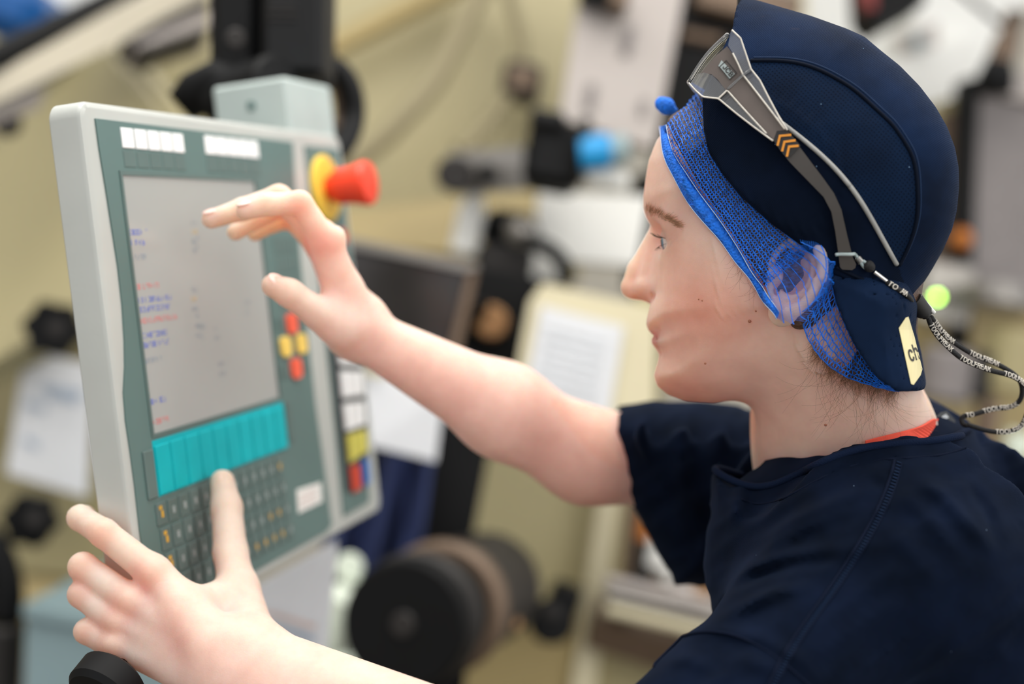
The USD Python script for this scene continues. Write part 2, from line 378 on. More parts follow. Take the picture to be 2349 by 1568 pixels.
def ear(Q):
    q = ear_loc(Q); x, z, o = q[:, 0], q[:, 1], q[:, 2]
    a = np.where(z > 0, 17.5, 15.5); b = np.where(z > 0, 23.0, 25.0)
    rho = np.sqrt((x / a) ** 2 + (z / b) ** 2); rim = (rho - 1) * 18.5
    ring = np.hypot(rim, o - 4.0 - 1.5 * (x < 0)) - np.where(x > 8, 2.4, 3.7)
    plate = smax(rim - 1, np.abs(o + 2.2) - 2.6, 2.0)
    bowl = np.maximum(np.sqrt(((x - 3) / 9.5) ** 2 + ((z + 4) / 12) ** 2) - 1, -1) * 9 ; plate = smax(plate, -np.maximum(bowl, np.abs(o - 0.5) - 6.5), 1.2)
    anti = np.hypot((np.sqrt(((x - 1) / 11.5) ** 2 + ((z - 1) / 17.5) ** 2) - 1) * 12, o - 2.2) - 2.4; anti = np.maximum(anti, x - 7)
    lobe = ellipsoid(q, np.array([2.0, -25.0, 1.0]), np.eye(3), np.array([9.5, 9.5, 4.0]))
    tragus = ellipsoid(q, np.array([13.0, -4.0, 1.5]), np.eye(3), np.array([4.5, 7.0, 4.0]))
    root = ellipsoid(q, np.array([2.0, -2.0, -7.0]), np.eye(3), np.array([13.0, 22.0, 5.5]))
    d = smin(ring, plate, 2.5); d = smin(d, anti, 1.8); d = smin(d, lobe, 4.0); d = smin(d, tragus, 3.0); return smin(d, root, 4.0)
NB = (C(1928, 1058, 0.937) - HC) @ HB.T * 1000           # base of the neck, head-local
def head_base(Q):
    x, y, z = Q[:, 0], Q[:, 1], Q[:, 2]
    return inflate(FACE2(x, z), y, np.interp(z, WZ, WW), np.interp(z, TZ, TT), 2.35, 2.0)
def head_mm(Q):
    d = head_base(Q); m = Q[:, 0] > 35
    if m.any(): d[m] = face_mm(Q[m], d[m])
    return smin(d, neck_mm(Q), 24.0)
def face_mm(Q, d):
    x, y, z = Q[:, 0], Q[:, 1], Q[:, 2]; ay = np.abs(y); S = np.stack([x, ay, z], 1)
    d = smin(d, mc(S, (93, 10, 57), (77, 48, 50), 8.0, 6.5), 12.0)                                                # brow ridge
    d = smin(d, mc(S, (88, 9, 40), (93, 13, 6), 7.0, 10.0), 9.0)                                                  # sides of the nose
    d = smin(d, mc(S, (86, 10, -24), (82, 14, -40), 11.0, 10.0), 10.0)                                            # round of the mouth
    d = smax(d, -ellipsoid(S, np.array([97.5, 31.5, 36.5]), np.eye(3), np.array([14.0, 15.0, 9.5])), 8.0)          # eye socket
    d = smin(d, np.linalg.norm(S - EYE_C, axis=1) - 13.4, 2.0)                                                    # lids over the eyeball
    e = S - EYE_C; slit = np.maximum(np.abs(e[:, 2] + 1.2 + 0.10 * e[:, 1]) - np.sqrt(np.maximum(0, 1 - (e[:, 1] / 14.0) ** 2)) * 4.1, 5 - e[:, 0] - 0.45 * np.maximum(e[:, 1], 0))
    d = smax(d, -np.maximum(slit, np.abs(np.linalg.norm(e, axis=1) - 13.5) - 3.4), 0.8)
    d = smax(d, -mc(S, (92.5, 21, 40.0), (80, 45, 34.0), 0.8, 0.8), 2.4)                                           # lid crease
    # nose
    n = mc(Q, (99, 0, 46), (113.5, 0, 17), 5.0, 6.6); n = smin(n, mc(Q, (113.5, 0, 17), (117.0, 0, 5.0), 6.8, 8.4), 4.0)
    n = smin(n, mc(S, (100, 5, 38), (106, 8.5, 8), 5.0, 7.0), 5.0)
    n = smin(n, mc(S, (103.0, 11.5, 3.0), (106.5, 12.0, 4.5), 6.8, 6.4), 2.6); n = smin(n, mc(S, (113, 4, 3), (108, 9, 3), 6.6, 5.5), 3.0); n = smin(n, mc(Q, (114.5, 0, 1), (102, 0, -3.5), 3.8, 4.0), 3.0)
    n = smax(n, -ellipsoid(S, np.array([110.5, 6.4, -3.6]), np.eye(3), np.array([5.0, 2.6, 3.6])), 1.2)
    d = smin(d, n, 5.0)
    d = smax(d, -mc(S, (97.0, 18.5, 9.0), (99.0, 18.5, -3.0), 1.2, 1.0), 2.2)                                     # wing crease
    # lips
    up = mc(S, (103.2, 2.0, -21.5), (92.8, 22.0, -31.5), 3.2, 1.4); lo = mc(S, (99.4, 0, -33.2), (92.0, 20.5, -33.2), 4.0, 1.4)
    d = smin(d, up, 3.0); d = smin(d, lo, 3.0)
    d = smax(d, -mc(S, (104.0, 0, -28.4), (92.5, 25.0, -33.0), 1.9, 1.3), 1.0); d = smax(d, -mc(S, (107.5, 0, -28.6), (102, 12, -30.4), 1.6, 1.0), 0.8)
    d = smax(d, -mc(S, (95, 23, -4), (88, 29, -24), 0.3, 0.2), 8.0)                                                # fold beside the mouth
    d = smax(d, -mc(S, (92, 22, -36), (90, 20, -44), 0.6, 0.5), 5.0)
    return d
def neck_mm(Q):
    S = Q * [1, 0, 1] + np.abs(Q) * [0, 1, 0]
    nk = mc(Q, (-21, 0, -30), NB, 53.5, 58)
    return smin(nk, mc(Q, (NB[0] - 12, NB[1], NB[2] + 2), (NB[0] - 20, NB[1], NB[2] - 45), 53, 57), 30.0)
def skin_head(P):
    Q = head_loc(P); d = head_mm(Q)
    near = np.abs(Q - np.array([-5, 71, 8])).max(0)
    e = ear(Q); d = np.where(np.abs(Q[:, 1] - 71) < 40, smin(d, e, 3.0), d)
    return d / 1000

# ------------------------------------------------------------------ the person: arms and hands
def J(px, py, d, r): return (C(px, py, d), r / 1000)
lh_wrist = J(540, 1535, 0.862, 25); lh_elbow = J(1375, 1925, 0.735, 39)
LH_FINGERS = [
    [J(351, 1312, 0.886, 10.6), J(238, 1222, 0.886, 9.6), J(184, 1187, 0.902, 8.7), J(196, 1182, 0.925, 7.6)],
    [J(296, 1376, 0.882, 10.6), J(190, 1299, 0.886, 9.5), J(187, 1303, 0.913, 8.4), J(225, 1320, 0.926, 7.4)],
    [J(268, 1424, 0.880, 10.0), J(187, 1362, 0.884, 8.9), J(185, 1366, 0.909, 7.9), J(220, 1380, 0.921, 7.0)],
    [J(258, 1478, 0.876, 9.2), J(199, 1447, 0.880, 8.2), J(198, 1450, 0.902, 7.3), J(225, 1458, 0.913, 6.5)]]
LH_THUMB = [J(556, 1405, 0.905, 14.5), J(529, 1268, 0.945, 12.2), J(520, 1165, 0.966, 11.2), J(510, 1104, 0.976, 9.0)]
def left_hand(P):
    fing = None
    for j in LH_FINGERS:
        d = chain(P, j, 0.003); fing = d if fing is None else smin(fing, d, 0.0012)
    palm = None; w = lh_wrist[0]
    for k, j in enumerate(LH_FINGERS):
        m = j[0][0] + np.array([0, 0, 0.003]); d = cone(P, m, w + np.array([[-0.016, 0.018, 0], [-0.004, 0.008, 0], [0.0, -0.004, 0], [0.002, -0.014, 0]][k]) * 1.0, 0.0112 - 0.0008 * k, 0.0180)
        palm = d if palm is None else smin(palm, d, 0.0055)
    th = smin(cone(P, w + np.array([0.012, 0.012, 0.003]), LH_THUMB[0][0], 0.0185, LH_THUMB[0][1] + 0.002), chain(P, LH_THUMB, 0.004), 0.006)
    web = cone(P, LH_FINGERS[0][0][0] * 0.6 + w * 0.4, LH_THUMB[1][0] * 0.35 + LH_THUMB[0][0] * 0.65, 0.0125, 0.0125)
    palm = smin(palm, th, 0.012); palm = smin(palm, web, 0.012)
    for k, j in enumerate(LH_FINGERS):                                                # knuckles
        palm = smin(palm, np.linalg.norm(P - j[0][0] - np.array([0.002, 0.001, -0.0055]), axis=1) - (0.0095 - 0.0006 * k), 0.005)
    fa = cone(P, w, lh_elbow[0], 0.0262, 0.040); fa = smin(fa, cone(P, w + np.array([-0.008, -0.011, 0]), lh_elbow[0], 0.020, 0.036), 0.012)
    fa = smin(fa, cone(P, w + np.array([0.010, 0.010, 0]), lh_elbow[0] + np.array([0.01, 0.012, 0]), 0.020, 0.036), 0.012)
    d = smin(palm, fa, 0.016)
    return smin(d, fing, 0.0055)
rh_wrist = J(818, 757, 0.985, 19); rh_elbow = J(1345, 1045, 1.06, 37)
RH_FINGERS = [
    [J(750, 560, 0.952, 10.2), J(688, 466, 0.938, 9.0), J(618, 468, 0.929, 8.0), J(562, 484, 0.925, 6.6)],
    [J(742, 540, 0.972, 10.2), J(640, 452, 0.966, 9.2), J(556, 480, 0.957, 8.2), J(484, 503, 0.951, 6.9)],
    [J(735, 545, 0.992, 9.8), J(655, 470, 0.994, 8.7), J(590, 500, 0.990, 7.7), J(540, 532, 0.984, 6.6)],
    [J(730, 565, 1.010, 9.0), J(668, 500, 1.016, 8.0), J(625, 512, 1.012, 7.0), J(584, 536, 1.008, 6.0)]]
RH_THUMB = [J(785, 752, 0.962, 13.0), J(727, 716, 0.948, 11.3), J(664, 672, 0.938, 10.0), J(626, 655, 0.934, 8.3)]
def right_hand(P):
    fing = None
    for j in RH_FINGERS:
        d = chain(P, j, 0.003); fing = d if fing is None else smin(fing, d, 0.0012)
    palm = None; w = rh_wrist[0]
    for k, j in enumerate(RH_FINGERS):
        d = cone(P, j[0][0], w + np.array([0.0, 0.004, -0.010 + 0.0075 * k]), 0.0112 - 0.0006 * k, 0.0165); palm = d if palm is None else smin(palm, d, 0.010)
    palm = smin(palm, np.linalg.norm(P - RH_FINGERS[0][0][0] - np.array([0.006, 0.006, 0]), axis=1) - 0.0068, 0.009)
    th = smin(cone(P, w + np.array([-0.004, -0.004, -0.006]), RH_THUMB[0][0], 0.0165, RH_THUMB[0][1] + 0.003), chain(P, RH_THUMB, 0.004), 0.006)
    palm = smin(palm, th, 0.010)
    palm = smin(palm, cone(P, RH_THUMB[0][0] * 0.5 + RH_THUMB[1][0] * 0.5, RH_FINGERS[0][0][0] * 0.45 + w * 0.55, 0.0105, 0.012), 0.010)
    m = w + (rh_elbow[0] - w) * 0.62
    fa = smin(cone(P, w, m, 0.0185, 0.0345), cone(P, m, rh_elbow[0], 0.0345, 0.0355), 0.02)
    fa = smin(fa, np.linalg.norm(P - (w + np.array([0.010, 0.013, 0.004])), axis=1) - 0.010, 0.010)
    fa = smin(fa, cone(P, rh_elbow[0], C(1800, 1085, 1.13), 0.0355, 0.044), 0.02)
    return smin(smin(palm, fa, 0.014), fing, 0.005)
S_L, S_R = C(2062, 1290, 0.84), C(1800, 1085, 1.13)
def left_upper(P): return smin(cone(P, lh_elbow[0], S_L, 0.039, 0.046), cone(P, S_L, C(1960, 1190, 0.94), 0.046, 0.05), 0.03)
G_LH = Group(left_hand, (C(560, 1480, 0.87) + lh_elbow[0]) / 2, 0.24); G_RH = Group(right_hand, (C(600, 550, 0.96) + S_R) / 2, 0.27)
G_HEAD = Group(skin_head, HC + np.array([0.02, -0.03, 0.0]), 0.26); G_LU = Group(left_upper, (lh_elbow[0] + C(1960, 1080, 0.93)) / 2, 0.26)
def skin_arms(P):
    return np.minimum(np.minimum(G_RH(P), smin(G_LH(P), G_LU(P), 0.02)), cone(P, C(1960, 1190, 0.94), S_R, 0.05, 0.042))

# ------------------------------------------------------------------ the person: skin colours that belong to the skin
def blobs(P, base, items):
    col = np.array(np.broadcast_to(np.asarray(base, float), (len(P), 3)))
    for c, r, tone, k in items:
        w = np.exp(-((P - np.asarray(c)) ** 2).sum(1) / (r * r)) * k
        col = col * (1 - w[:, None]) + np.asarray(tone) * w[:, None]
    return col
SKIN = np.array(srgb(224, 184, 167)); BLUSH = np.array(srgb(204, 124, 98)); LIP = np.array(srgb(190, 106, 100)); KNUCKLE = np.array(srgb(212, 132, 112)); NAIL = np.array(srgb(226, 188, 176))
def hp(x, y, z): return head_cam([[x, y, z]])[0]
MATS['skin'] = usdkit.material(stage, '/World/Looks/skin', {
    'a': ('attribute', {'attribute': 'tone'}), 'tc': ('geometry', {}),
    'n': ('noise_texture', {'scale': 60, 'detail': 4, 'roughness': 0.6}), 'r': ('rgb_ramp', {'ramp': [(0.25, (0.90, 0.84, 0.82)), (0.75, (1.06, 1.08, 1.08))]}),
    'mx': ('mix', {'mix_type': 'multiply', 'fac': 0.75}), 'f': ('noise_texture', {'scale': 900, 'detail': 2}), 'b': ('bump', {'strength': 0.12, 'distance': 0.0006}),
    'p': ('principled_bsdf', {'roughness': 0.55, 'specular_ior_level': 0.34, 'subsurface_weight': 0.6, 'subsurface_radius': (1.0, 0.32, 0.16), 'subsurface_scale': 0.008})},
    [('tc.position', 'n.vector'), ('tc.position', 'f.vector'), ('n.fac', 'r.fac'), ('a.color', 'mx.color1'), ('r.color', 'mx.color2'), ('mx.color', 'p.base_color'), ('f.fac', 'b.height'), ('b.normal', 'p.normal')], surface='p.BSDF')

person = thing('person', 'person in navy t-shirt seen in profile, both hands at the control panel', 'person', at(2150, 1568, 0.95) * np.array([1, 1, 0]))
head_m = surface(G_HEAD, HC - [.17, .19, .13], HC + [.19, .15, .15], .0016)
arms_m = surface(skin_arms, [-.345, -.42, .66], [.36, .12, 1.2], .0022)
SKIN_ARM = np.array(srgb(224, 191, 177))
def skin_tone(P):
    items = [(hp(62, 55, -12), .024, BLUSH, .46), (hp(40, 60, -14), .022, BLUSH, .34), (hp(120, 0, 2), .013, BLUSH, .30), (hp(106, 14, 1), .008, BLUSH, .35), (hp(70, 20, -76), .034, BLUSH, .5), (hp(-8, 78, 4), .024, KNUCKLE, .5),
             (hp(80, 48, 30), .014, BLUSH, .34), (hp(90, 35, 43), .010, BLUSH, .22), (hp(92, 12, -68), .018, BLUSH, .18)]
    for y in np.linspace(-24, 24, 13):
        u = abs(y) / 24
        items += [(hp(104 - 11 * u ** 1.6, y, -24.5 - 7 * u), .0042, LIP, .55), (hp(101.5 - 9 * u ** 1.7, y, -33.5 + .5 * u), .0046, LIP, .75)]
    for fs in (LH_FINGERS, RH_FINGERS):
        for j in fs:
            items += [(j[0][0] + [0, 0, -.006], .0095, KNUCKLE, .75), (j[1][0] + [0, 0, -.004], .0085, KNUCKLE, .62), (j[3][0], .008, KNUCKLE, .35)]
    for t in (LH_THUMB, RH_THUMB): items += [(t[3][0], .010, KNUCKLE, .3), (t[2][0], .008, KNUCKLE, .25)]
    items += [((lh_wrist[0] + LH_FINGERS[2][0][0]) / 2, .02, KNUCKLE, .2), (rh_elbow[0] + [0, -.03, 0], .05, BLUSH, .35)]
    w = np.clip((P[:, 0] - .10) / .08, 0, 1)[:, None]; base = SKIN_ARM * (1 - w) + SKIN * w; base = np.where(np.linalg.norm(P - HC, axis=1)[:, None] < .22, SKIN, base)
    return blobs(P, base, items)
hv, av = np.array(head_m.vertices), np.array(arms_m.vertices)
body = trimesh.Trimesh(np.vstack([hv, av]), np.vstack([head_m.faces, arms_m.faces + len(hv)]), process=False)
part(person, 'body', body, 'skin', smooth=True, color=skin_tone(np.vstack([hv, av])), camspace=True)
print('body', len(body.faces), round(time.time() - T0, 1))

# eyes
plain('eye_white', srgb(200, 188, 182), 0.15, vary=0.03, scale=200); plain('iris', srgb(104, 126, 146), 0.08, vary=0.25, scale=900); plain('pupil', (0.004, 0.004, 0.005), 0.08); plain('lash', srgb(58, 40, 30), 0.6); plain('brow_hair', srgb(158, 124, 98), 0.6)
plain('hair_brown', srgb(74, 52, 38), 0.5, vary=0.3, scale=300, bump=0.6, bscale=700, bdist=0.001); plain('hair_strand', srgb(112, 80, 56), 0.45, vary=0.2, scale=200); plain('mole', srgb(158, 100, 76), 0.6); plain('nail', srgb(232, 196, 184), 0.25, vary=0.03)
for s in (1, -1):
    c = EYE_C * (1, s, 1); gaze = np.array([1.0, 0.10 * s + 0.05, -0.12]); gaze /= np.linalg.norm(gaze)
    e = part(person, 'eye', place(ball((0, 0, 0), 0.0121, 3), head_cam([c])[0], *np.eye(3)), 'eye_white', smooth=True, camspace=True)
    gz = gaze @ HB
    part(e, 'iris', lathe([(0, 0), (0.0058, 0), (0.0058, .0112 - .0002), (0.0040, .0119), (0, .0124)], head_cam([c])[0], gz, 24), 'iris', smooth=30, camspace=True)
    part(e, 'pupil', lathe([(0, 0), (0.0025, 0), (0.0025, .0124), (0, .0126)], head_cam([c])[0], gz, 16), 'pupil', smooth=30, camspace=True)
# lashes and brows
lash = []
for s in (1, -1):
    for yy in np.linspace(-9, 12, 24):
        u = yy / 14.5; zt = math.sqrt(max(0, 1 - u * u)) * 3.4; x = math.sqrt(max(0, 13.9 ** 2 - yy ** 2 - zt ** 2))
        for (up, L, z) in ((1, 7.5, zt - 0.8), (-1, 4.0, -zt - 0.8)):
            if up < 0 and RNG.random() < .45: continue
            t = np.linspace(0, 1, 5)[:, None]; dirn = np.array([1.0, 0.5 * u + RNG.normal(0, .1), 0.05 * up]); b = EYE_C * (1, s, 1) + np.array([x, yy * s, z])
            L *= RNG.uniform(.75, 1.1); q = b + t * dirn * (1, s, 1) * L * .8 + (t ** 2) * np.array([0, 0, (2.8 if up > 0 else -2.0)])
            lash.append(head_cam(q))
curves(person, 'eyelashes', lash, np.tile(np.linspace(.00028, .00007, 5), len(lash)), 'lash', kind='stuff')
brow = []
for i in range(520):
    u = RNG.random() ** 1.1; s = 1 if i % 5 else -1
    px, py = np.array([1484, 484]) * (1 - u) + np.array([1554, 524]) * u; py += -7 * math.sin(math.pi * u * .9); px += RNG.normal(0, 3.5); py += RNG.normal(0, 5.0 * (1 - .55 * u))
    brow.append((px, py, s, u))
bp = np.array([(b[0], b[1]) for b in brow]); d3 = drape(G_HEAD, bp[:, 0], bp[:, 1], .75, 1.0)
bl = []; qs = head_loc(d3); gr = np.stack([head_mm(qs + np.eye(3)[k]) - head_mm(qs - np.eye(3)[k]) for k in range(3)], 1); gr /= np.linalg.norm(gr, axis=1, keepdims=True)
for q, n, (px, py, s, u) in zip(qs, gr, brow):
    if d3[0, 2] > 1.04: continue
    dirn = np.array([-.2 - .6 * u, .8, .55 - .8 * u + RNG.normal(0, .15)]); dirn -= n * (dirn @ n); dirn /= np.linalg.norm(dirn)
    if s < 0: q, n, dirn = q * (1, -1, 1), n * (1, -1, 1), dirn * (1, -1, 1)
    t = np.linspace(0, 1, 4)[:, None]; L = RNG.uniform(4.5, 8.5); bl.append(head_cam(q - n * .3 + t * dirn * L + n * (1.6 * t - 1.3 * t * t)))
curves(person, 'eyebrows', bl, np.tile(np.linspace(.00015, .00005, 4), len(bl)), 'brow_hair', kind='stuff')
# moles
mp = [(1720, 736, .0013), (1734, 713, .0008), (1618, 833, .0009), (1894, 974, .0011), (1611, 689, .0007), (1603, 686, .0006)]
for (px, py, r), q in zip(mp, drape(G_HEAD, [m[0] for m in mp], [m[1] for m in mp], .7, 1.0)):
    part(person, 'mole', ball(q + np.array([0, 0, r * .25]), r * .9, 1), 'mole', smooth=True, camspace=True)

# ------------------------------------------------------------------ hair under the net
def plane_behind(px0, py0, px1, py1, y=60):
    """millimetres behind (positive) a slanting line seen from the side"""
    (x0, z0), (x1, z1) = px_loc(px0, py0, y * .35), px_loc(px1, py1, y); n = np.array([z1 - z0, -(x1 - x0)]); n /= np.linalg.norm(n)
    if n[0] > 0: n = -n
    return lambda Q: (Q[:, 0] - x0) * n[0] + (Q[:, 2] - z0) * n[1]
BAND = plane_behind(1522, 290, 1800, 752)
_np = px_loc(np.array([1842, 1855, 1875, 1905, 1952, 2002, 2062, 2150, 2150, 1842], float), np.array([745, 780, 812, 842, 870, 887, 902, 880, 600, 600], float), 45.0); NAPE_F = Flat(_np, 1.0, 40)
def hair_mm(Q):
    d = head_base(Q) - 3.0
    d = smin(d, mc(Q, (-34, 0, -28), (-42, 0, 10), 42, 36), 20)
    d = smax(d, -(BAND(Q) - 4.0), 2.0)
    return np.minimum(d, smax(neck_mm(Q) - 2.2, NAPE_F(Q[:, 0], Q[:, 2]), 1.5))
def hair(P):
    Q = head_loc(P); d = np.maximum(hair_mm(Q), -(Q[:, 2] + 82)); return d / 1000
G_HAIR = Group(hair, HC + np.array([.03, .02, 0]), .2)
hm = surface(G_HAIR, HC - [.12, .12, .1], HC + [.16, .15, .1], .003)
part(person, 'hair', hm, 'hair_brown', smooth=True, camspace=True)

# ------------------------------------------------------------------ clothes
def pxfold(P):
    return P[:, 0] / P[:, 2] * FP + CX, CY - P[:, 1] / P[:, 2] * FP
far_sleeve_out = np.array([(1860, 990), (1760, 945), (1690, 934), (1620, 926), (1560, 922), (1480, 924), (1402, 932), (1382, 948), (1375, 985), (1384, 1040), (1402, 1090), (1440, 1160), (1490, 1245), (1538, 1334), (1600, 1337), (1660, 1335), (1800, 1300), (1900, 1200)], float)
FS_D = 1.075
fs_m = np.stack([(far_sleeve_out[:, 0] - CX) / FP * FS_D, (CY - far_sleeve_out[:, 1]) / FP * FS_D], 1); FS = Flat(fs_m, .002, .05)
fs_in = np.array([(1330, 900), (1330, 1180), (1520, 1420), (1545, 1318), (1470, 1180), (1440, 1050), (1440, 960), (1400, 900)], float)
FSI = Flat(np.stack([(fs_in[:, 0] - CX) / FP * FS_D, (CY - fs_in[:, 1]) / FP * FS_D], 1), .002, .05)
COLLAR_PX = np.array([(1694, 1078), (1700, 1096), (1722, 1108), (1760, 1110), (1800, 1097), (1850, 1072), (1900, 1047), (1950, 1030), (2000, 1018), (2060, 1012), (2120, 1006), (2165, 996), (2200, 985), (2222, 986)], float)
FOLDS = [([(2031, 1117), (1945, 1139), (1860, 1173), (1775, 1224), (1705, 1275)], 11, .0042), ([(2010, 1150), (1930, 1175), (1850, 1207), (1780, 1245), (1700, 1300), (1660, 1345)], 10, .0036),
         ([(1990, 1235), (1940, 1258), (1880, 1262), (1800, 1275), (1724, 1300), (1660, 1360), (1610, 1420)], 12, .0045), ([(1880, 1345), (1800, 1350), (1700, 1385), (1620, 1430)], 12, .0038),
         ([(1930, 1300), (1850, 1310), (1760, 1330), (1690, 1362), (1640, 1400)], 9, .003), ([(1560, 1462), (1650, 1445), (1740, 1460), (1830, 1510), (1900, 1570)], 10, .003),
         ([(2060, 1130), (2110, 1165), (2160, 1220), (2200, 1290)], 14, .003), ([(2090, 1085), (2160, 1135), (2235, 1215), (2290, 1275)], 13, .0038), ([(2000, 1200), (2060, 1230), (2110, 1290), (2150, 1360)], 16, .002),
         ([(1500, 925), (1470, 980), (1480, 1060)], 12, .004), ([(1600, 930), (1560, 1000), (1570, 1120), (1620, 1230)], 14, .005), ([(1680, 950), (1640, 1040), (1650, 1160)], 14, .004),
         ([(1740, 1000), (1720, 1060), (1690, 1150), (1680, 1230)], 12, .003), ([(1640, 1520), (1720, 1510), (1800, 1545)], 12, .003), ([(1530, 1520), (1580, 1510), (1640, 1540)], 10, .003)]
CREASES = [([(1700, 1142), (1760, 1152), (1850, 1112), (1950, 1068), (2050, 1050), (2150, 1042), (2222, 1022)], 4, .0012), ([(2222, 1110), (2265, 1175), (2290, 1255)], 9, .0026), ([(1988, 1090), (2030, 1118)], 8, .002)]
def fold_field(P):
    u, v = pxfold(P); a_, c_ = (-.80 * u + .60 * v), (.60 * u + .80 * v); n_ = meshkit.noise(np.stack([a_ / 190, c_ / 46, P[:, 2] / .12], 1), 3) * .65 + meshkit.noise(np.stack([a_ / 90, c_ / 27, P[:, 2] / .08], 1), 8) * .35
    out = .0050 * (1 - np.abs(2 * n_ - 1)) - .0034; Q = np.stack([u, v], 1)
    for sgn, items in ((1, FOLDS), (-1, CREASES)):
        for pts, w, a in items:
            pts = np.array(pts, float); w = w * 1.35; lo, hi = pts.min(0) - 4 * w, pts.max(0) + 4 * w; m = ((Q > lo) & (Q < hi)).all(1)
            if not m.any(): continue
            q = Q[m]; best = np.full(len(q), 1e9); tt = np.zeros(len(q)); n = len(pts) - 1
            for i in range(n):
                ab = pts[i + 1] - pts[i]; t = np.clip((q - pts[i]) @ ab / (ab @ ab), 0, 1); dd = np.linalg.norm(q - pts[i] - t[:, None] * ab, axis=1); up = dd < best; best = np.where(up, dd, best); tt = np.where(up, (i + t) / n, tt)
            out[m] += sgn * a * np.exp(-(best / w) ** 2) * np.sin(np.pi * np.clip(tt, .02, .98))
    return out
NECK_A, NECK_B = C(1870, 900, .93), C(1958, 1170, .95)
# the neckline: a closed curve, low in front, its far side seen behind the nape
NECKLINE = [(1694, 1085, .945), (1703, 1103, .915), (1735, 1113, .890), (1800, 1097, .876), (1900, 1048, .868), (2000, 1018, .868), (2100, 1010, .880), (2180, 998, .905), (2222, 984, .945),
            (2200, 960, .975), (2150, 932, .995), (2075, 900, 1.005), (1960, 915, 1.01), (1850, 960, 1.01), (1760, 1020, .995), (1712, 1062, .970)]
_nl = np.array([C(*q) for q in NECKLINE])
def _quad(X, Z): X = np.clip(X, .160, .345) - .24; Z = np.clip(Z, .864, 1.012) - .94; return np.stack([np.ones_like(X), X, Z, X * X, X * Z, Z * Z, X ** 3, X * X * Z], -1)
NL_COEF = np.linalg.lstsq(_quad(_nl[:, 0], _nl[:, 2]), _nl[:, 1], rcond=None)[0]
NL_MID = _nl.mean(0)
def neckline_height(P): return P[:, 1] - _quad(P[:, 0], P[:, 2]) @ NL_COEF - 1.6 * np.maximum(0, .842 - P[:, 2]) - 1.6 * np.maximum(0, P[:, 0] - .338)
SLEEVE_END = lh_elbow[0] * .90 + S_L * .10; ARM_AX = (lh_elbow[0] - S_L) / np.linalg.norm(lh_elbow[0] - S_L)
PELV_W = to_world(C(2262, 1800, .975)); PELV_W[2] = .93; PELV = to_cam(PELV_W)
def torso(P):
    d = cone(P, S_L, S_R, .058, .058)
    d = smin(d, cone(P, C(1955, 1120, .93), C(2090, 1330, .94), .078, .098), .05)
    d = smin(d, cone(P, C(2060, 1330, .90), C(2260, 1800, .93), .105, .125), .06)
    d = smin(d, cone(P, C(2060, 1330, 1.0), C(2260, 1800, 1.02), .10, .115), .06)
    d = smin(d, cone(P, C(2262, 1800, .945), PELV + HL * .03, .122, .135), .06); d = smin(d, cone(P, C(2262, 1800, 1.0), PELV - HL * .03, .118, .135), .06); d = smax(d, -(P @ BASIS[:, 2] + EYE[2] - .84), .01)
    d = smin(d, cone(P, C(2110, 1130, .90), C(2170, 1260, .90), .050, .066), .05)
    d = smin(d, cone(P, C(2110, 1130, 1.0), C(2170, 1260, 1.0), .050, .066), .05)
    d = smin(d, cone(P, C(1958, 1150, .945), C(1950, 1010, .942), .078, .074), .030)
    d = smin(d, cone(P, C(1870, 1180, .90), C(1860, 1300, .90), .060, .066), .04)
    d = smin(d, cone(P, S_L + np.array([-.004, -.004, 0]), SLEEVE_END, .056, .048), .03)
    return d
def shirt2(P):
    d = torso(P); m = np.linalg.norm(P - NL_MID, axis=1) < .23
    if m.any(): d[m] = smin(d[m], neck_mm(head_loc(P[m])) / 1000 - .0060 + 2.0 * np.maximum(0, np.linalg.norm(P[m] - NL_MID, axis=1) - .15), .012)
    fs = inflate(FS(P[:, 0], P[:, 1]), P[:, 2] - FS_D, .060, .045, 2.0, 2.0)
    d = smax(d, np.where(np.linalg.norm(P - NL_MID, axis=1) < .15, neckline_height(P) * .8, -1), .004)
    d = smin(d, fs, .018)
    d = d - fold_field(P) * 1.3
    d = smax(d, np.where(np.linalg.norm(P - SLEEVE_END, axis=1) < .15, (P - SLEEVE_END) @ ARM_AX, -1), .006)
    d = np.maximum(d, -cone(P, SLEEVE_END - ARM_AX * .03, lh_elbow[0], .0398, .0398))
    d = np.maximum(d, -inflate(FSI(P[:, 0], P[:, 1]), P[:, 2] - FS_D, .0545, .04, 2.0, 2.0))
    return smax(d, -cone(P, C(1688, 980, .935), C(1738, 1122, .935), .014, .021), .004)
G_SHIRT = Group(shirt2, C(2000, 1400, .95), .68)
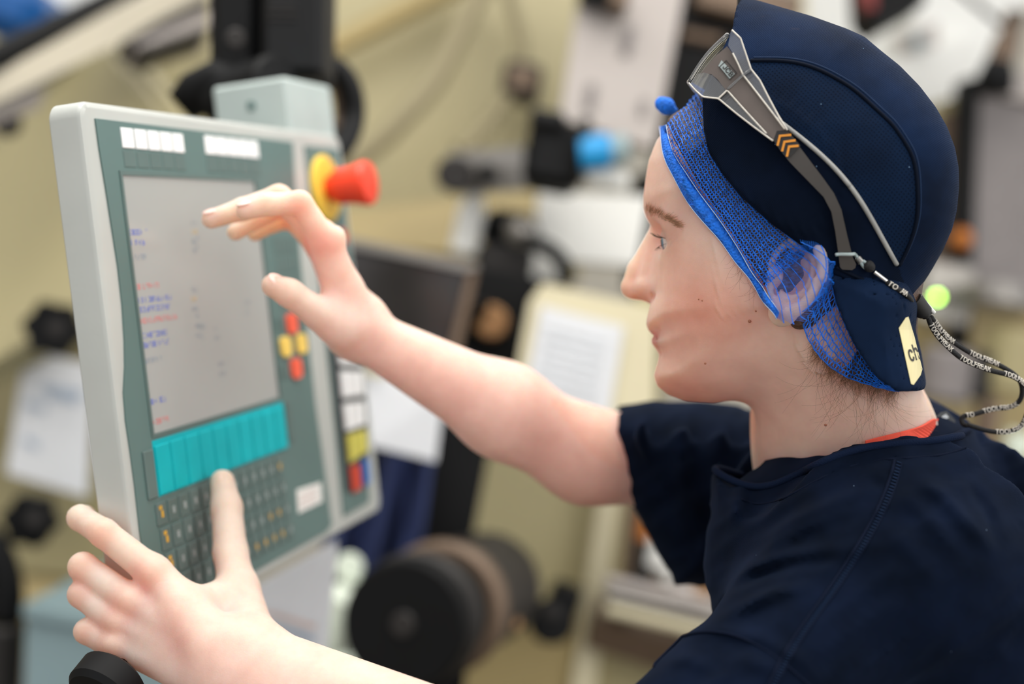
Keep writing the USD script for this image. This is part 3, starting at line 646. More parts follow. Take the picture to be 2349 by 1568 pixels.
MATS['navy_knit'] = usdkit.material(stage, '/World/Looks/navy_knit', {
    'tc': ('geometry', {}), 'n': ('noise_texture', {'scale': 28, 'detail': 4}), 'r': ('rgb_ramp', {'ramp': [(0.3, srgb(3, 9, 21)), (0.72, srgb(9, 19, 38))]}),
    'lint': ('voronoi_texture', {'scale': 190, 'randomness': 1.0}), 'lr': ('rgb_ramp', {'ramp': [(0.0, (1, 1, 1)), (0.045, (1, 1, 1)), (0.07, (0, 0, 0)), (1, (0, 0, 0))]}), 'sp': ('white_noise_texture', {}), 'gt': ('math', {'math_type': 'greater_than', 'value2': 0.965}), 'mul': ('math', {'math_type': 'multiply'}),
    'mx': ('mix', {'color2': srgb(120, 140, 165)}), 'w': ('noise_texture', {'scale': 1500, 'detail': 2}), 'b': ('bump', {'strength': 0.35, 'distance': 0.0004}),
    'p': ('principled_bsdf', {'roughness': 0.9, 'specular_ior_level': 0.06, 'sheen_weight': 0.06, 'sheen_roughness': 0.5, 'sheen_tint': srgb(120, 150, 200)})},
    [('tc.position', 'n.vector'), ('tc.position', 'w.vector'), ('tc.position', 'lint.vector'), ('lint.position', 'sp.vector'), ('lint.distance', 'lr.fac'), ('sp.value', 'gt.value1'), ('lr.color', 'mul.value1'), ('gt.value', 'mul.value2'), ('mul.value', 'mx.fac'), ('n.fac', 'r.fac'), ('r.color', 'mx.color1'), ('mx.color', 'p.base_color'), ('w.fac', 'b.height'), ('b.normal', 'p.normal')], surface='p.BSDF')
plain('seam_navy', srgb(11, 19, 36), 0.9, specular_ior_level=0.08, bump=0.5, bscale=1200, bdist=0.0006); plain('rib_navy', srgb(14, 25, 46), 0.9, specular_ior_level=0.08, bump=0.5, bscale=1200, bdist=0.0006); plain('undershirt_red', srgb(240, 88, 66), 0.85, vary=0.05, scale=60, bump=0.3, bscale=1200)
sm = surface(G_SHIRT, [.055, -.80, .68], [.56, .0, 1.2], .0025, pad=.008)
relax(sm, 3)
shirt_p = part(person, 't_shirt', sm, 'navy_knit', smooth=True, camspace=True)
print('shirt', len(sm.faces), round(time.time() - T0, 1))

# trousers and boots (below the frame)
plain('trouser_navy', srgb(20, 26, 38), 0.9); plain('boot_black', srgb(22, 21, 20), 0.6)
hl_w, hf_w = HL @ BASIS, HF @ BASIS; hl_w = hl_w * [1, 1, 0] / np.linalg.norm(hl_w[:2]); hf_w = hf_w * [1, 1, 0] / np.linalg.norm(hf_w[:2])
legs = []
for sd in (1, -1):
    hip = PELV_W + hl_w * .085 * sd; knee = hip * [1, 1, 0] + hf_w * .04 + [0, 0, .50]; ank = hip * [1, 1, 0] + hf_w * -.02 + [0, 0, .09]; legs.append((hip, knee, ank))
def trousers(P):
    d = cone(P, legs[0][0] + [0, 0, -.02], legs[1][0] + [0, 0, -.02], .118, .118)
    for hip, knee, ank in legs: d = smin(d, smin(cone(P, hip, knee, .105, .075), cone(P, knee, ank, .075, .062), .03), .03)
    return np.maximum(d, P[:, 2] - .95)
lo_ = np.min([l[2] for l in legs], 0); hi_ = np.max([l[0] for l in legs], 0)
part(person, 'trousers', surface(trousers, [lo_[0] - .2, lo_[1] - .2, .04], [hi_[0] + .2, hi_[1] + .2, 1.08], .01), 'trouser_navy', smooth=True)
for hip, knee, ank in legs:
    toe = ank * [1, 1, 0] + hf_w * .15 + [0, 0, .035]; heel = ank * [1, 1, 0] - hf_w * .04 + [0, 0, .045]
    boot = lambda P: np.maximum(smin(smin(cone(P, heel, toe, .045, .038), cone(P, toe, toe + hf_w * .02, .038, .034), .02), cone(P, ank * [1, 1, 0] + [0, 0, .05], ank + [0, 0, .05], .05, .052), .03), -P[:, 2])
    part(person, 'boot', surface(boot, [ank[0] - .25, ank[1] - .25, -.01], [ank[0] + .25, ank[1] + .25, .22], .008), 'boot_black', smooth=True)
# fingernails
def nail(c, along, out, L=.0062, w=.0048):
    along = np.array(along, float); along /= np.linalg.norm(along); out = np.array(out, float); out -= along * (out @ along); out /= np.linalg.norm(out); side = np.cross(along, out)
    part(person, 'nail', place(ball((0, 0, 0), (L, w, .0016), 2), c + out * .0052, along, side, out), 'nail', smooth=True, camspace=True)
nail(RH_FINGERS[1][3][0] + np.array([.001, .001, 0]), RH_FINGERS[1][3][0] - RH_FINGERS[1][2][0], [-.1, .9, -.35]); nail(RH_FINGERS[0][3][0] + np.array([.001, .0008, 0]), RH_FINGERS[0][3][0] - RH_FINGERS[0][2][0], [-.1, .9, -.4])
nail(LH_THUMB[3][0] + np.array([.0015, -.001, -.002]), LH_THUMB[3][0] - LH_THUMB[2][0], [.62, .05, -.75], .0075, .0058); nail(RH_THUMB[3][0] + np.array([.001, .001, 0]), RH_THUMB[3][0] - RH_THUMB[2][0], [-.1, .75, -.65], .007, .0055)

# ------------------------------------------------------------------ t-shirt details (sub-parts of the shirt)
nax = NECK_B - NECK_A; nlen = np.linalg.norm(nax); nax /= nlen
nu = np.cross(nax, [0, 0, 1.0]); nu /= np.linalg.norm(nu); nv = np.cross(nax, nu)
def neck_ring(r, drop=0.0, n=160):
    th = np.linspace(0, 2 * np.pi, n, endpoint=False); rad = np.cos(th)[:, None] * nu + np.sin(th)[:, None] * nv; lo, hi = np.full(n, -.15), np.full(n, .3)
    for _ in range(40):
        mid = (lo + hi) / 2; up = neckline_height(NECK_A + mid[:, None] * nax + r * rad) > 0; lo = np.where(up, mid, lo); hi = np.where(up, hi, mid)
    return NECK_A + ((lo + hi) / 2 + drop)[:, None] * nax + r * rad
def loop_tube(p, r, sides=8):
    return tube(np.vstack([p, p[:3]]), r, sides, caps=False)
nearl = np.array(NECKLINE)[:9, :2] + (0, 5); nearl[0] += (6, 0); nearl[-1] += (-8, 0); ns = spline(nearl, 60); ring_n = drape(G_SHIRT, ns[:, 0], ns[:, 1], .78, 1.05, .0002)
ring_f = np.array([C(*q) for q in NECKLINE[9:]]); ring = spline(np.vstack([ring_n[::3], ring_n[-1:], ring_f, ring_n[:1]]), 180)
for _ in range(2): ring[1:-1] = ndimage.gaussian_filter1d(ring, 1.5, axis=0)[1:-1]
part(shirt_p, 'collar', loop_tube(ring[:-1], .0027), 'rib_navy', smooth=True, camspace=True)
# the red undershirt shows inside the neckline over the nape
def strip(a, b, th):
    """a thin solid ribbon between two rows of points"""
    n = len(a); nor = np.cross(np.gradient(a, axis=0), b - a); nor /= np.linalg.norm(nor, axis=1, keepdims=True) + 1e-12
    v = np.vstack([a, b, b + nor * th, a + nor * th]); f = []
    for i in range(n - 1):
        for k in range(4):
            p, q = k * n, ((k + 1) % 4) * n; f += [[p + i, q + i, q + i + 1], [p + i, q + i + 1, p + i + 1]]
    f += [[0, 3 * n, 2 * n], [0, 2 * n, n], [n - 1, 2 * n - 1, 3 * n - 1], [n - 1, 3 * n - 1, 4 * n - 1]]
    m = trimesh.Trimesh(v, f, process=False)
    if m.volume < 0: m.faces = m.faces[:, ::-1]
    return m
up_ = np.array([(1985, 1010), (2040, 996), (2088, 984), (2116, 974), (2136, 962)], float); lo_ = np.array([(1985, 1046), (2050, 1042), (2110, 1036), (2152, 1024), (2180, 1008)], float)
ua = drape(G_HEAD, up_[:, 0], up_[:, 1], .78, 1.05, .0012); la = drape(G_HEAD, lo_[:, 0], lo_[:, 1], .78, 1.05, .0012)
ua = np.vstack([ua, [C(2141, 967, .955), C(2114, 935, .985), C(2082, 909, 1.000), (C(2045, 893, 1.005))]]); la = np.vstack([la, [C(2168, 978, .962), C(2136, 940, .990), C(2103, 908, 1.008), C(2060, 886, 1.012)]])
part(person, 'undershirt', strip(spline(ua, 50), spline(la, 50), .0012), 'undershirt_red', smooth=40, label='red edge of an undershirt showing inside the collar', camspace=True)
def draped_line(fn, pts, n, off=0.0, d0=.6, d1=1.3):
    p = spline(np.array(pts, float), n); q = drape(fn, p[:, 0], p[:, 1], d0, d1, off); return q[q[:, 2] < d1 - .01]
SEAM = [(2052, 1056), (2036, 1112), (1997, 1198), (1946, 1283), (1882, 1377), (1818, 1467), (1770, 1555), (1740, 1620)]
seam = draped_line(G_SHIRT, SEAM, 90, .0004, .6, 1.1)
part(shirt_p, 'shoulder_seam', tube(seam, .0011, 6), 'seam_navy', smooth=True, camspace=True)
seam2 = draped_line(G_SHIRT, [(x + 17, y + 6) for x, y in SEAM], 90, .0002, .6, 1.1)
part(shirt_p, 'shoulder_seam', tube(seam2, .0006, 6), 'seam_navy', smooth=True, camspace=True)
st = []
for a, b in zip(seam[::1], seam2[::1]): st.append(np.stack([a * .75 + b * .25 - [0, 0, .0005], (a + b) / 2 - [0, 0, .0008], a * .1 + b * .9 - [0, 0, .0004]]))
plain('thread_navy', srgb(30, 46, 72), 0.8, specular_ior_level=0.1)
curves(shirt_p, 'stitching', st, .0006, 'thread_navy', kind='stuff')
hem = draped_line(G_SHIRT, [(1500, 1528), (1560, 1462), (1625, 1448), (1700, 1462), (1790, 1515), (1860, 1575)], 60, .0002, .6, .95)
part(shirt_p, 'sleeve_seam', tube(hem, .0009, 6), 'seam_navy', smooth=True, camspace=True)
cs = draped_line(G_SHIRT, [(1702, 1145), (1760, 1154), (1850, 1114), (1950, 1070), (2050, 1052), (2150, 1044), (2215, 1026)], 80, .0001, .6, 1.1)
part(shirt_p, 'collar_seam', tube(cs, .0008, 6), 'seam_navy', smooth=True, camspace=True)
# woven size tag at the back of the collar
plain('tag_grey', srgb(70, 72, 74), 0.8); plain('tag_white', srgb(200, 204, 206), 0.8); plain('tag_yellow', srgb(226, 176, 60), 0.8)
def patch(poly, dfun, th, n=None, step=6.0):
    """a thin plate cut to an outline of a side view, at its own distance dfun(px, py), th metres thick"""
    P = sg.Polygon(poly); x0, y0, x1, y1 = P.bounds; nx, ny = max(1, int((x1 - x0) / step)), max(1, int((y1 - y0) / step))
    tris = []
    for i in range(nx):
        for j in range(ny):
            c = P.intersection(sg.box(x0 + (x1 - x0) * i / nx, y0 + (y1 - y0) * j / ny, x0 + (x1 - x0) * (i + 1) / nx, y0 + (y1 - y0) * (j + 1) / ny))
            for g in getattr(c, 'geoms', [c]):
                if g.geom_type == 'Polygon' and g.area > 1e-6:
                    v, f = trimesh.creation.triangulate_polygon(g, engine='earcut'); tris.append(np.asarray(v)[np.asarray(f)])
    T = np.concatenate(tris); V, inv = np.unique(np.round(T.reshape(-1, 2), 3), axis=0, return_inverse=True); F = inv.reshape(-1, 3); F = F[(F[:, 0] != F[:, 1]) & (F[:, 1] != F[:, 2]) & (F[:, 0] != F[:, 2])]
    ar = np.cross(V[F[:, 1]] - V[F[:, 0]], V[F[:, 2]] - V[F[:, 0]]); F = np.where(ar[:, None] > 0, F, F[:, ::-1])
    d = np.asarray(dfun(V[:, 0], V[:, 1])) if callable(dfun) else np.full(len(V), dfun)
    ray = np.stack([(V[:, 0] - CX) / FP, (CY - V[:, 1]) / FP, np.ones(len(V))], 1); fr, bk = ray * d[:, None], ray * (d + th)[:, None]; n_ = len(V)
    E = np.vstack([F[:, [0, 1]], F[:, [1, 2]], F[:, [2, 0]]]); key = {tuple(e) for e in E.tolist()}; B = np.array([e for e in key if (e[1], e[0]) not in key])
    F2 = np.vstack([F, F[:, ::-1] + n_, np.stack([B[:, 1], B[:, 0], B[:, 0] + n_], 1), np.stack([B[:, 1], B[:, 0] + n_, B[:, 1] + n_], 1)])
    m = trimesh.Trimesh(np.vstack([fr, bk]), F2, process=False)
    if m.volume < 0: m.faces = m.faces[:, ::-1]
    return m
tagp = part(shirt_p, 'size_tag', patch([(2146, 956), (2158, 945), (2172, 942), (2190, 962), (2197, 986), (2172, 993), (2156, 978)], lambda x, y: .925 + (x - 2170) * .0004, .0012), 'tag_grey', label='small grey woven tag with a yellow mark', camspace=True)
part(shirt_p, 'tag_print', patch([(2160, 955), (2170, 949), (2177, 957), (2166, 963)], lambda x, y: .9242 + (x - 2170) * .0004, .0006), 'tag_white', camspace=True)
part(shirt_p, 'tag_print', patch([(2172, 967), (2178, 980), (2190, 982), (2195, 984), (2188, 990), (2178, 987)], lambda x, y: .9242 + (x - 2170) * .0004, .0006), 'tag_yellow', camspace=True)

# ------------------------------------------------------------------ the cap, worn back to front
CROWN = np.array([(1716, 10), (1730, 10), (1760, 18), (1800, 30), (1869, 50), (1949, 79), (1990, 98), (2028, 130), (2068, 162), (2112, 207), (2148, 254), (2174, 299), (2191, 344), (2199, 388), (2200, 430), (2195, 482), (2184, 527), (2164, 571), (2139, 616), (2108, 665), (2082, 715), (2040, 790), (1900, 820), (1700, 740), (1480, 560), (1440, 380), (1470, 200), (1560, 80), (1660, 18), (1700, 9)], float)
CROWN2 = Flat(px_loc(CROWN[:, 0], CROWN[:, 1], 0), .8, 40)
EDGE_PX = np.array([(1716, -30), (1713, 10), (1703, 45), (1694, 85), (1655, 150), (1612, 222), (1617, 300), (1628, 352), (1660, 402), (1700, 452), (1770, 514), (1838, 563), (1905, 624), (1990, 668), (2080, 714), (2140, 735)], float)
EDGE = px_loc(EDGE_PX[:, 0], EDGE_PX[:, 1], np.r_[5, 10, 20, 40, 65, np.full(len(EDGE_PX) - 5, 80.0)])[::-1]
EDGE_F = Flat(np.vstack([EDGE, [(140, EDGE[-1, 1]), (140, -120), (-160, -120), (-160, EDGE[0, 1])]]), .8, 40)    # negative below the edge
CAPW_Z = np.array([-20, 20, 60, 100, 150, 200]); CAPW = np.array([79, 82, 87, 89, 86, 80])
def crown_mm(Q):
    d = inflate(CROWN2(Q[:, 0], Q[:, 2]), Q[:, 1], np.interp(Q[:, 2], CAPW_Z, CAPW), 86.0, 2.7, 2.0)
    return smax(d, -EDGE_F(Q[:, 0], Q[:, 2]), 1.6)
BRIM = np.array([(1800, 560), (1840, 760), (1880, 900), (2000, 960), (2110, 950), (2124, 880), (2113, 812), (2100, 756), (2105, 700), (2085, 650), (1990, 605), (1900, 560)], float)
BRIM2 = Flat(px_loc(BRIM[:, 0], BRIM[:, 1], 15), .6, 40)
BE_PX = np.array([(1900, 560), (1904, 628), (1916, 690), (1937, 745), (1963, 798), (1997, 848), (2028, 878), (2064, 898), (2108, 896), (2160, 880)], float)
BE = px_loc(BE_PX[:, 0], BE_PX[:, 1], np.r_[np.full(5, 70.0), 66, 58, 44, 25, 10])
BE_F = Flat(np.vstack([BE, [(-160, BE[-1, 1]), (-160, -160), (150, -160), (150, BE[0, 1])]]), .6, 40)
def brim_mm(Q):
    x, y, z = Q.T; d = inflate(BRIM2(x, z), y, 74.0, 24.0, 4.0, 2.0)
    d = smax(d, -BE_F(x, z), 1.2); ins = inflate(BRIM2(x, z), y, 74.0, 24.0, 4.0, 2.0) + 2.8
    return np.maximum(d, -ins)
G_CROWN = Group(lambda P: crown_mm(head_loc(P)) / 1000, head_cam([[-15, 0, 90]])[0], .19)
G_BRIM = Group(lambda P: brim_mm(head_loc(P)) / 1000, head_cam([[-60, 0, -30]])[0], .12)
cm = surface(G_CROWN, head_cam([[-15, 0, 90]])[0] - [.16, .15, .15], head_cam([[-15, 0, 90]])[0] + [.16, .15, .15], .002)
bm = surface(G_BRIM, head_cam([[-60, 0, -30]])[0] - [.11, .08, .12], head_cam([[-60, 0, -30]])[0] + [.11, .08, .12], .002)
print('cap', len(cm.faces), len(bm.faces), round(time.time() - T0, 1))
AXW, UPW = HF @ BASIS, HU @ BASIS
def cap_material(name, lo, hi, holes=False, stain=0.35):
    nodes = {'g': ('geometry', {}), 'n': ('noise_texture', {'scale': 26, 'detail': 5}), 'r': ('rgb_ramp', {'ramp': [(0.3, lo), (0.75, hi)]}),
             'du': ('vector_math', {'math_type': 'dot_product', 'vector2': tuple(AXW)}), 'dv': ('vector_math', {'math_type': 'dot_product', 'vector2': tuple(UPW)}), 'uv': ('combine_xyz', {}),
             'st': ('noise_texture', {'scale': 14, 'detail': 6, 'roughness': 0.7}), 'sr': ('rgb_ramp', {'ramp': [(0.60, (0, 0, 0)), (0.74, (stain, stain, stain))]}), 'ms': ('mix', {'color2': srgb(84, 70, 60)}),
             'lint': ('voronoi_texture', {'scale': 170}), 'lr': ('rgb_ramp', {'ramp': [(0.0, (1, 1, 1)), (0.05, (1, 1, 1)), (0.08, (0, 0, 0)), (1, (0, 0, 0))]}), 'sp': ('white_noise_texture', {}), 'gt': ('math', {'math_type': 'greater_than', 'value2': 0.955}), 'mul': ('math', {'math_type': 'multiply'}), 'ml': ('mix', {'color2': srgb(120, 150, 180)}),
             'p': ('principled_bsdf', {'roughness': 0.8, 'specular_ior_level': 0.07, 'sheen_weight': 0.03, 'sheen_roughness': 0.45, 'sheen_tint': srgb(140, 170, 215)})}
    links = [('g.position', 'n.vector'), ('g.position', 'st.vector'), ('g.position', 'du.vector1'), ('g.position', 'dv.vector1'), ('du.value', 'uv.x'), ('dv.value', 'uv.y'), ('n.fac', 'r.fac'), ('st.fac', 'sr.fac'), ('sr.color', 'ms.fac'), ('r.color', 'ms.color1'),
             ('g.position', 'lint.vector'), ('lint.position', 'sp.vector'), ('lint.distance', 'lr.fac'), ('sp.value', 'gt.value1'), ('lr.color', 'mul.value1'), ('gt.value', 'mul.value2'), ('mul.value', 'ml.fac'), ('ms.color', 'ml.color1')]
    if holes:
        nodes |= {'rot': ('mapping', {'rotation': (0, 0, 0.9), 'scale': (520, 430, 1)}), 'v': ('voronoi_texture', {'dimensions': '2D', 'scale': 1.0, 'randomness': 0.12}), 'vr': ('rgb_ramp', {'ramp': [(0.15, (0.38, 0.38, 0.40)), (0.27, (1, 1, 1))]}),
                  'mh': ('mix', {'mix_type': 'multiply', 'fac': 1.0}), 'b': ('bump', {'strength': 0.6, 'distance': 0.0006})}
        links += [('uv.vector', 'rot.vector'), ('rot.vector', 'v.vector'), ('v.distance', 'vr.fac'), ('ml.color', 'mh.color1'), ('vr.color', 'mh.color2'), ('mh.color', 'p.base_color'), ('vr.color', 'b.height'), ('b.normal', 'p.normal')]
    else:
        nodes |= {'w': ('wave_texture', {'bands_direction': 'diagonal', 'scale': 420, 'distortion': 1.0, 'detail': 1}), 'b': ('bump', {'strength': 0.30, 'distance': 0.0005})}
        links += [('uv.vector', 'w.vector'), ('ml.color', 'p.base_color'), ('w.fac', 'b.height'), ('b.normal', 'p.normal')]
    MATS[name] = usdkit.material(stage, '/World/Looks/' + name, nodes, links, surface='p.BSDF')
cap_material('cap_twill', srgb(5, 17, 36), srgb(11, 30, 58)); cap_material('cap_mesh', srgb(5, 18, 37), srgb(9, 30, 56), holes=True, stain=0.3); cap_material('cap_cotton', srgb(2, 10, 24), srgb(6, 18, 38), stain=0.12); cap_material('brim_cloth', srgb(8, 22, 42), srgb(15, 33, 60), stain=0.1)
plain('piping_grey', srgb(150, 150, 146), 0.6, vary=0.1, scale=90, bump=0.3); plain('cap_seam', srgb(6, 14, 28), 0.85, specular_ior_level=0.1); plain('strap_black', srgb(18, 21, 26), 0.85, bump=0.6, bscale=900, bdist=0.0008)
plain('sticker_cream', srgb(226, 214, 160), 0.35, vary=0.05, scale=20); plain('ink_dark', srgb(34, 30, 24), 0.5); plain('ink_grey', srgb(176, 180, 176), 0.5)
SEAM_TOP = [(1722, 139), (1773, 139), (1821, 143), (1869, 156), (1917, 179), (1965, 210), (2012, 252), (2048, 287), (2073, 322), (2092, 357), (2102, 399), (2105, 447), (2103, 500), (2088, 556), (2062, 610)]
PIPING = [(1735, 240), (1808, 295), (1868, 341), (1911, 381), (1946, 421), (1974, 461), (1999, 503), (2027, 552), (2057, 606)]
_t = np.linspace(0, 1, 9); PIPING = [tuple(q) for q in np.stack([np.polyval(np.polyfit(_t, np.array(PIPING)[:, k], 3), np.linspace(0, 1, 13)) for k in range(2)], 1)]
cap = thing('cap', 'dark navy peaked cap worn back to front over the blue hair net', 'cap', to_world(head_cam([[-15, 0, 60]])[0]))
Qc = head_loc(np.array(cm.vertices)); Qc[:, 1] = np.abs(Qc[:, 1]); Pc = head_cam(Qc); uc, vc = pxfold(Pc)
mesh_zone = sg.Polygon(SEAM_TOP + PIPING[::-1]); side_zone = sg.Polygon(PIPING + [(2062, 612), (2110, 760), (1900, 760), (1500, 500), (1540, 150), (1718, 136)])
cf = uc[cm.faces].mean(1), vc[cm.faces].mean(1)
def inside(poly, x, y): return shapely.contains_xy(poly, x, y)
zm = inside(mesh_zone, *cf); zs = inside(side_zone, *cf) & ~zm
for nm, sel, mt, lb in (('top_panel', ~(zm | zs), 'cap_twill', None), ('mesh_panel', zm, 'cap_mesh', 'perforated mesh side panel'), ('side_panel', zs, 'cap_cotton', None)):
    sub = trimesh.Trimesh(cm.vertices, cm.faces[sel], process=False); sub.remove_unreferenced_vertices()
    
    for side in (1, -1) if nm == 'mesh_panel' else (0,):
        keep = np.ones(len(sub.faces), bool) if not side else head_loc(sub.triangles.mean(1))[:, 1] * side > 0
        s3 = trimesh.Trimesh(sub.vertices, sub.faces[keep], process=False); s3.remove_unreferenced_vertices(); part(cap, nm, s3, mt, smooth=True, label=lb, camspace=True)
brim_p = part(cap, 'brim', bm, 'brim_cloth', smooth=True, camspace=True)
def capline(pts, n, off): return draped_line(G_CROWN, pts, n, off, .7, 1.2)
part(cap, 'panel_seam', tube(capline(SEAM_TOP, 120, .0003), .0013, 6), 'cap_seam', smooth=True, camspace=True)
s2 = np.array(SEAM_TOP); part(cap, 'panel_seam', tube(capline([tuple(q) for q in s2 + (7, -7)], 120, .0), .0006, 6), 'thread_navy', smooth=True, camspace=True)
part(cap, 'piping', tube(capline(PIPING, 120, .0007), .0015, 8), 'piping_grey', smooth=True, label='grey piping along the side panel', camspace=True)
part(cap, 'band_seam', tube(capline([(1918, 612), (1960, 632), (2010, 656), (2060, 682), (2095, 690)], 60, .0003), .0012, 6), 'cap_seam', smooth=True, camspace=True)
strap = np.array([C(1702, -60, .897), C(1701, 0, .897), C(1700, 50, .895), C(1697, 95, .892)])
part(cap, 'strap', tube(polyline(strap, 14), .0030, 8), 'strap_black', smooth=True, camspace=True)
def bdepth(x, y): return drape(G_BRIM, x, y, .7, 1.1)[:, 2] - .0007
part(brim_p, 'sticker', patch([(2062, 752), (2078, 728), (2084, 726), (2098, 772), (2116, 846), (2112, 860), (2096, 882), (2090, 880)], bdepth, .0005), 'sticker_cream', label='cream sticker with dark letters', camspace=True)
def lettering(text, origin, ex, ey, dfun, th=.0003):
    """flat letters: text height 1 along ey, reading along ex, laid on a surface at distance dfun"""
    t = meshkit.text_mesh(text, 1.0, depth=1.0, bold=True); v = np.array(t.vertices); pxy = np.asarray(origin, float) + v[:, :1] * np.asarray(ex) + v[:, 1:2] * np.asarray(ey)
    d = np.asarray(dfun(pxy[:, 0], pxy[:, 1])) - v[:, 2] * th; m = trimesh.Trimesh(np.stack([(pxy[:, 0] - CX) / FP * d, (CY - pxy[:, 1]) / FP * d, d], 1), t.faces, process=False)
    return m
part(brim_p, 'sticker_lettering', lettering('ch', (2088, 829), (15, -5), (-10.5, -34), lambda x, y: bdepth(x, y) - .0002), 'ink_dark', camspace=True)

# ------------------------------------------------------------------ hair net
net = thing('hair_net', 'bright blue mesh hair net under the cap with its band across the forehead', 'hair net', to_world(head_cam([[40, 0, 60]])[0]))
plain('net_blue', srgb(4, 108, 220), 0.5, vary=0.3, scale=300); plain('band_blue', srgb(12, 110, 222), 0.8, vary=0.25, scale=260, bump=0.9, bscale=700, bdist=0.0012); plain('thread_white', srgb(170, 190, 215), 0.7)
def net_base(P): return np.minimum(G_HEAD(P), G_HAIR(P))
BL = [(1513, 290), (1515, 312), (1523, 361), (1545, 407), (1573, 458), (1618, 515), (1655, 557), (1687, 602), (1719, 640), (1738, 672), (1750, 692), (1770, 714), (1782, 732)]
BU = [(1528, 286), (1535, 322), (1546, 352), (1568, 388), (1604, 442), (1642, 493), (1677, 544), (1706, 592), (1731, 634), (1748, 656), (1760, 676), (1776, 698), (1788, 716)]
nb = 120; bl2, bu2 = spline(BL, nb), spline(BU, nb); rows = []
for k, u in enumerate(np.linspace(0, 1, 7)):
    q = bl2 * (1 - u) + bu2 * u; rows.append(drape(net_base, q[:, 0], q[:, 1], .7, .938, .0008 + .0016 * math.sin(math.pi * u) ** .5))
G = np.array(rows); G = np.concatenate([G, (G + [0, 0, .0016])[::-1]], 0); nr = len(G); ii, jj = np.meshgrid(np.arange(nr), np.arange(nb - 1), indexing='ij'); i2 = (ii + 1) % nr
q = np.stack([ii * nb + jj, ii * nb + jj + 1, i2 * nb + jj + 1, i2 * nb + jj], -1).reshape(-1, 4)
bandm = trimesh.Trimesh(G.reshape(-1, 3), np.vstack([q[:, [0, 1, 2]], q[:, [0, 2, 3]]]), process=False)
if bandm.volume < 0: bandm.faces = bandm.faces[:, ::-1]
part(net, 'edge_band', bandm, 'band_blue', smooth=50, camspace=True)
for e, o in ((bl2, .0022), (bu2, .0026)):
    q = drape(net_base, e[:, 0], e[:, 1], .7, .938, o); part(net, 'edge_thread', tube(q, .00028, 5), 'thread_white', smooth=True, camspace=True)
def weave(L, U, nk, nt, off, w_warp, w_weft, base, wig=.6):
    L, U = spline(L, nt), spline(U, nt); lines, wid = [], []; uu = np.linspace(0, 1, nk); pts = []
    for u in uu:
        q = L * (1 - u) + U * u; pts.append(q + RNG.normal(0, wig, q.shape))
    qq = np.vstack(pts); pts = list(drape(base, qq[:, 0], qq[:, 1], .74, .938, off).reshape(nk, nt, 3))
    for p in pts: lines.append(p + np.stack([np.zeros(nt), np.zeros(nt), .0003 * np.sin(np.arange(nt) * 2.2)], 1)); wid += [w_warp] * nt
    for k in range(nk - 1):
        a, b = pts[k], pts[k + 1]; z = np.empty((nt, 3)); z[0::2] = a[0::2]; z[1::2] = b[1::2]; lines.append(z - [0, 0, .0004]); wid += [w_weft] * nt
        if k % 2 == 0: z = np.empty((nt, 3)); z[1::2] = a[1::2]; z[0::2] = b[0::2]; lines.append(z[::1] - [0, 0, .0002]); wid += [w_weft * .7] * nt
    return lines, wid
LA = [(1517, 296), (1546, 350), (1569, 386), (1605, 440), (1643, 491), (1678, 542), (1707, 590), (1732, 632), (1752, 660)]
UA = [(1612, 200), (1624, 224), (1644, 290), (1668, 345), (1694, 392), (1726, 440), (1782, 508), (1842, 556), (1862, 570)]
l1, w1 = weave(LA, UA, 14, 66, .0012, .00085, .00042, net_base)
curves(net, 'netting', l1, w1, 'net_blue', kind='stuff')
LN = [(1842, 742), (1852, 772), (1872, 806), (1902, 838), (1950, 867), (2000, 884), (2052, 897)]
UN = [(1908, 640), (1917, 692), (1938, 744), (1964, 797), (1998, 846), (2030, 876), (2062, 897)]
l2, w2 = weave(LN, UN, 7, 36, .0012, .00085, .00050, net_base)
curves(net, 'netting', l2, w2, 'net_blue', kind='stuff')
# stretched over the ear
lines, wid = [], []
S_ = np.array([(1746, 632), (1832, 557)], float); E_ = spline([(1779, 730), (1793, 740), (1815, 744), (1838, 738), (1858, 727), (1876, 712), (1895, 693), (1908, 668)], 9); M_ = np.array([(1768, 680), (1940, 590)], float); prev = None; nn = 44
for k in range(9):
    u = k / 8; s, e, m = S_[0] * (1 - u) + S_[1] * u, E_[k], M_[0] * (1 - u) + M_[1] * u; t = np.linspace(0, 1, nn)[:, None]
    q = (1 - t) ** 2 * s + 2 * t * (1 - t) * m + t * t * e; p = drape(G_HEAD, q[:, 0], q[:, 1], .65, 1.0, .0012)
    p[:, 2] = ndimage.gaussian_filter1d(ndimage.minimum_filter1d(ndimage.gaussian_filter1d(p[:, 2], 1.5), 7), 3.0); p[:, 2] -= .0010
    lines.append(p); wid += [.0006] * nn
    if prev is not None:
        for i in range(nn - 3):
            lines.append(np.stack([prev[i], (prev[i] + p[i + 3]) / 2 - [0, 0, .0003], p[i + 3]])); wid += [.00017] * 3
    prev = p
c_ = np.array([-5.0, 70.5, 8.0]); E3 = np.stack([ear_loc(c_[None] + np.eye(3)[k] * 1.0)[0] - ear_loc(c_[None])[0] for k in range(3)], 0); o_ = ear_loc(c_[None])[0]
ph = np.radians(np.linspace(62, 232, nn)); rl = np.stack([np.cos(ph) * 20.6, np.where(np.sin(ph) > 0, 26.0, 27.6) * np.sin(ph), np.full(nn, 8.0)], 1); p = head_cam(c_ + (rl - o_) @ E3.T)
lines.append(p); wid += [.0007] * nn
for i in range(nn - 4): lines.append(np.stack([prev[i], (prev[i] + p[i + 4]) / 2 - [0, 0, .0006], p[i + 4]])); wid += [.00017] * 3
curves(net, 'ear_netting', lines, wid, 'net_blue', kind='stuff')
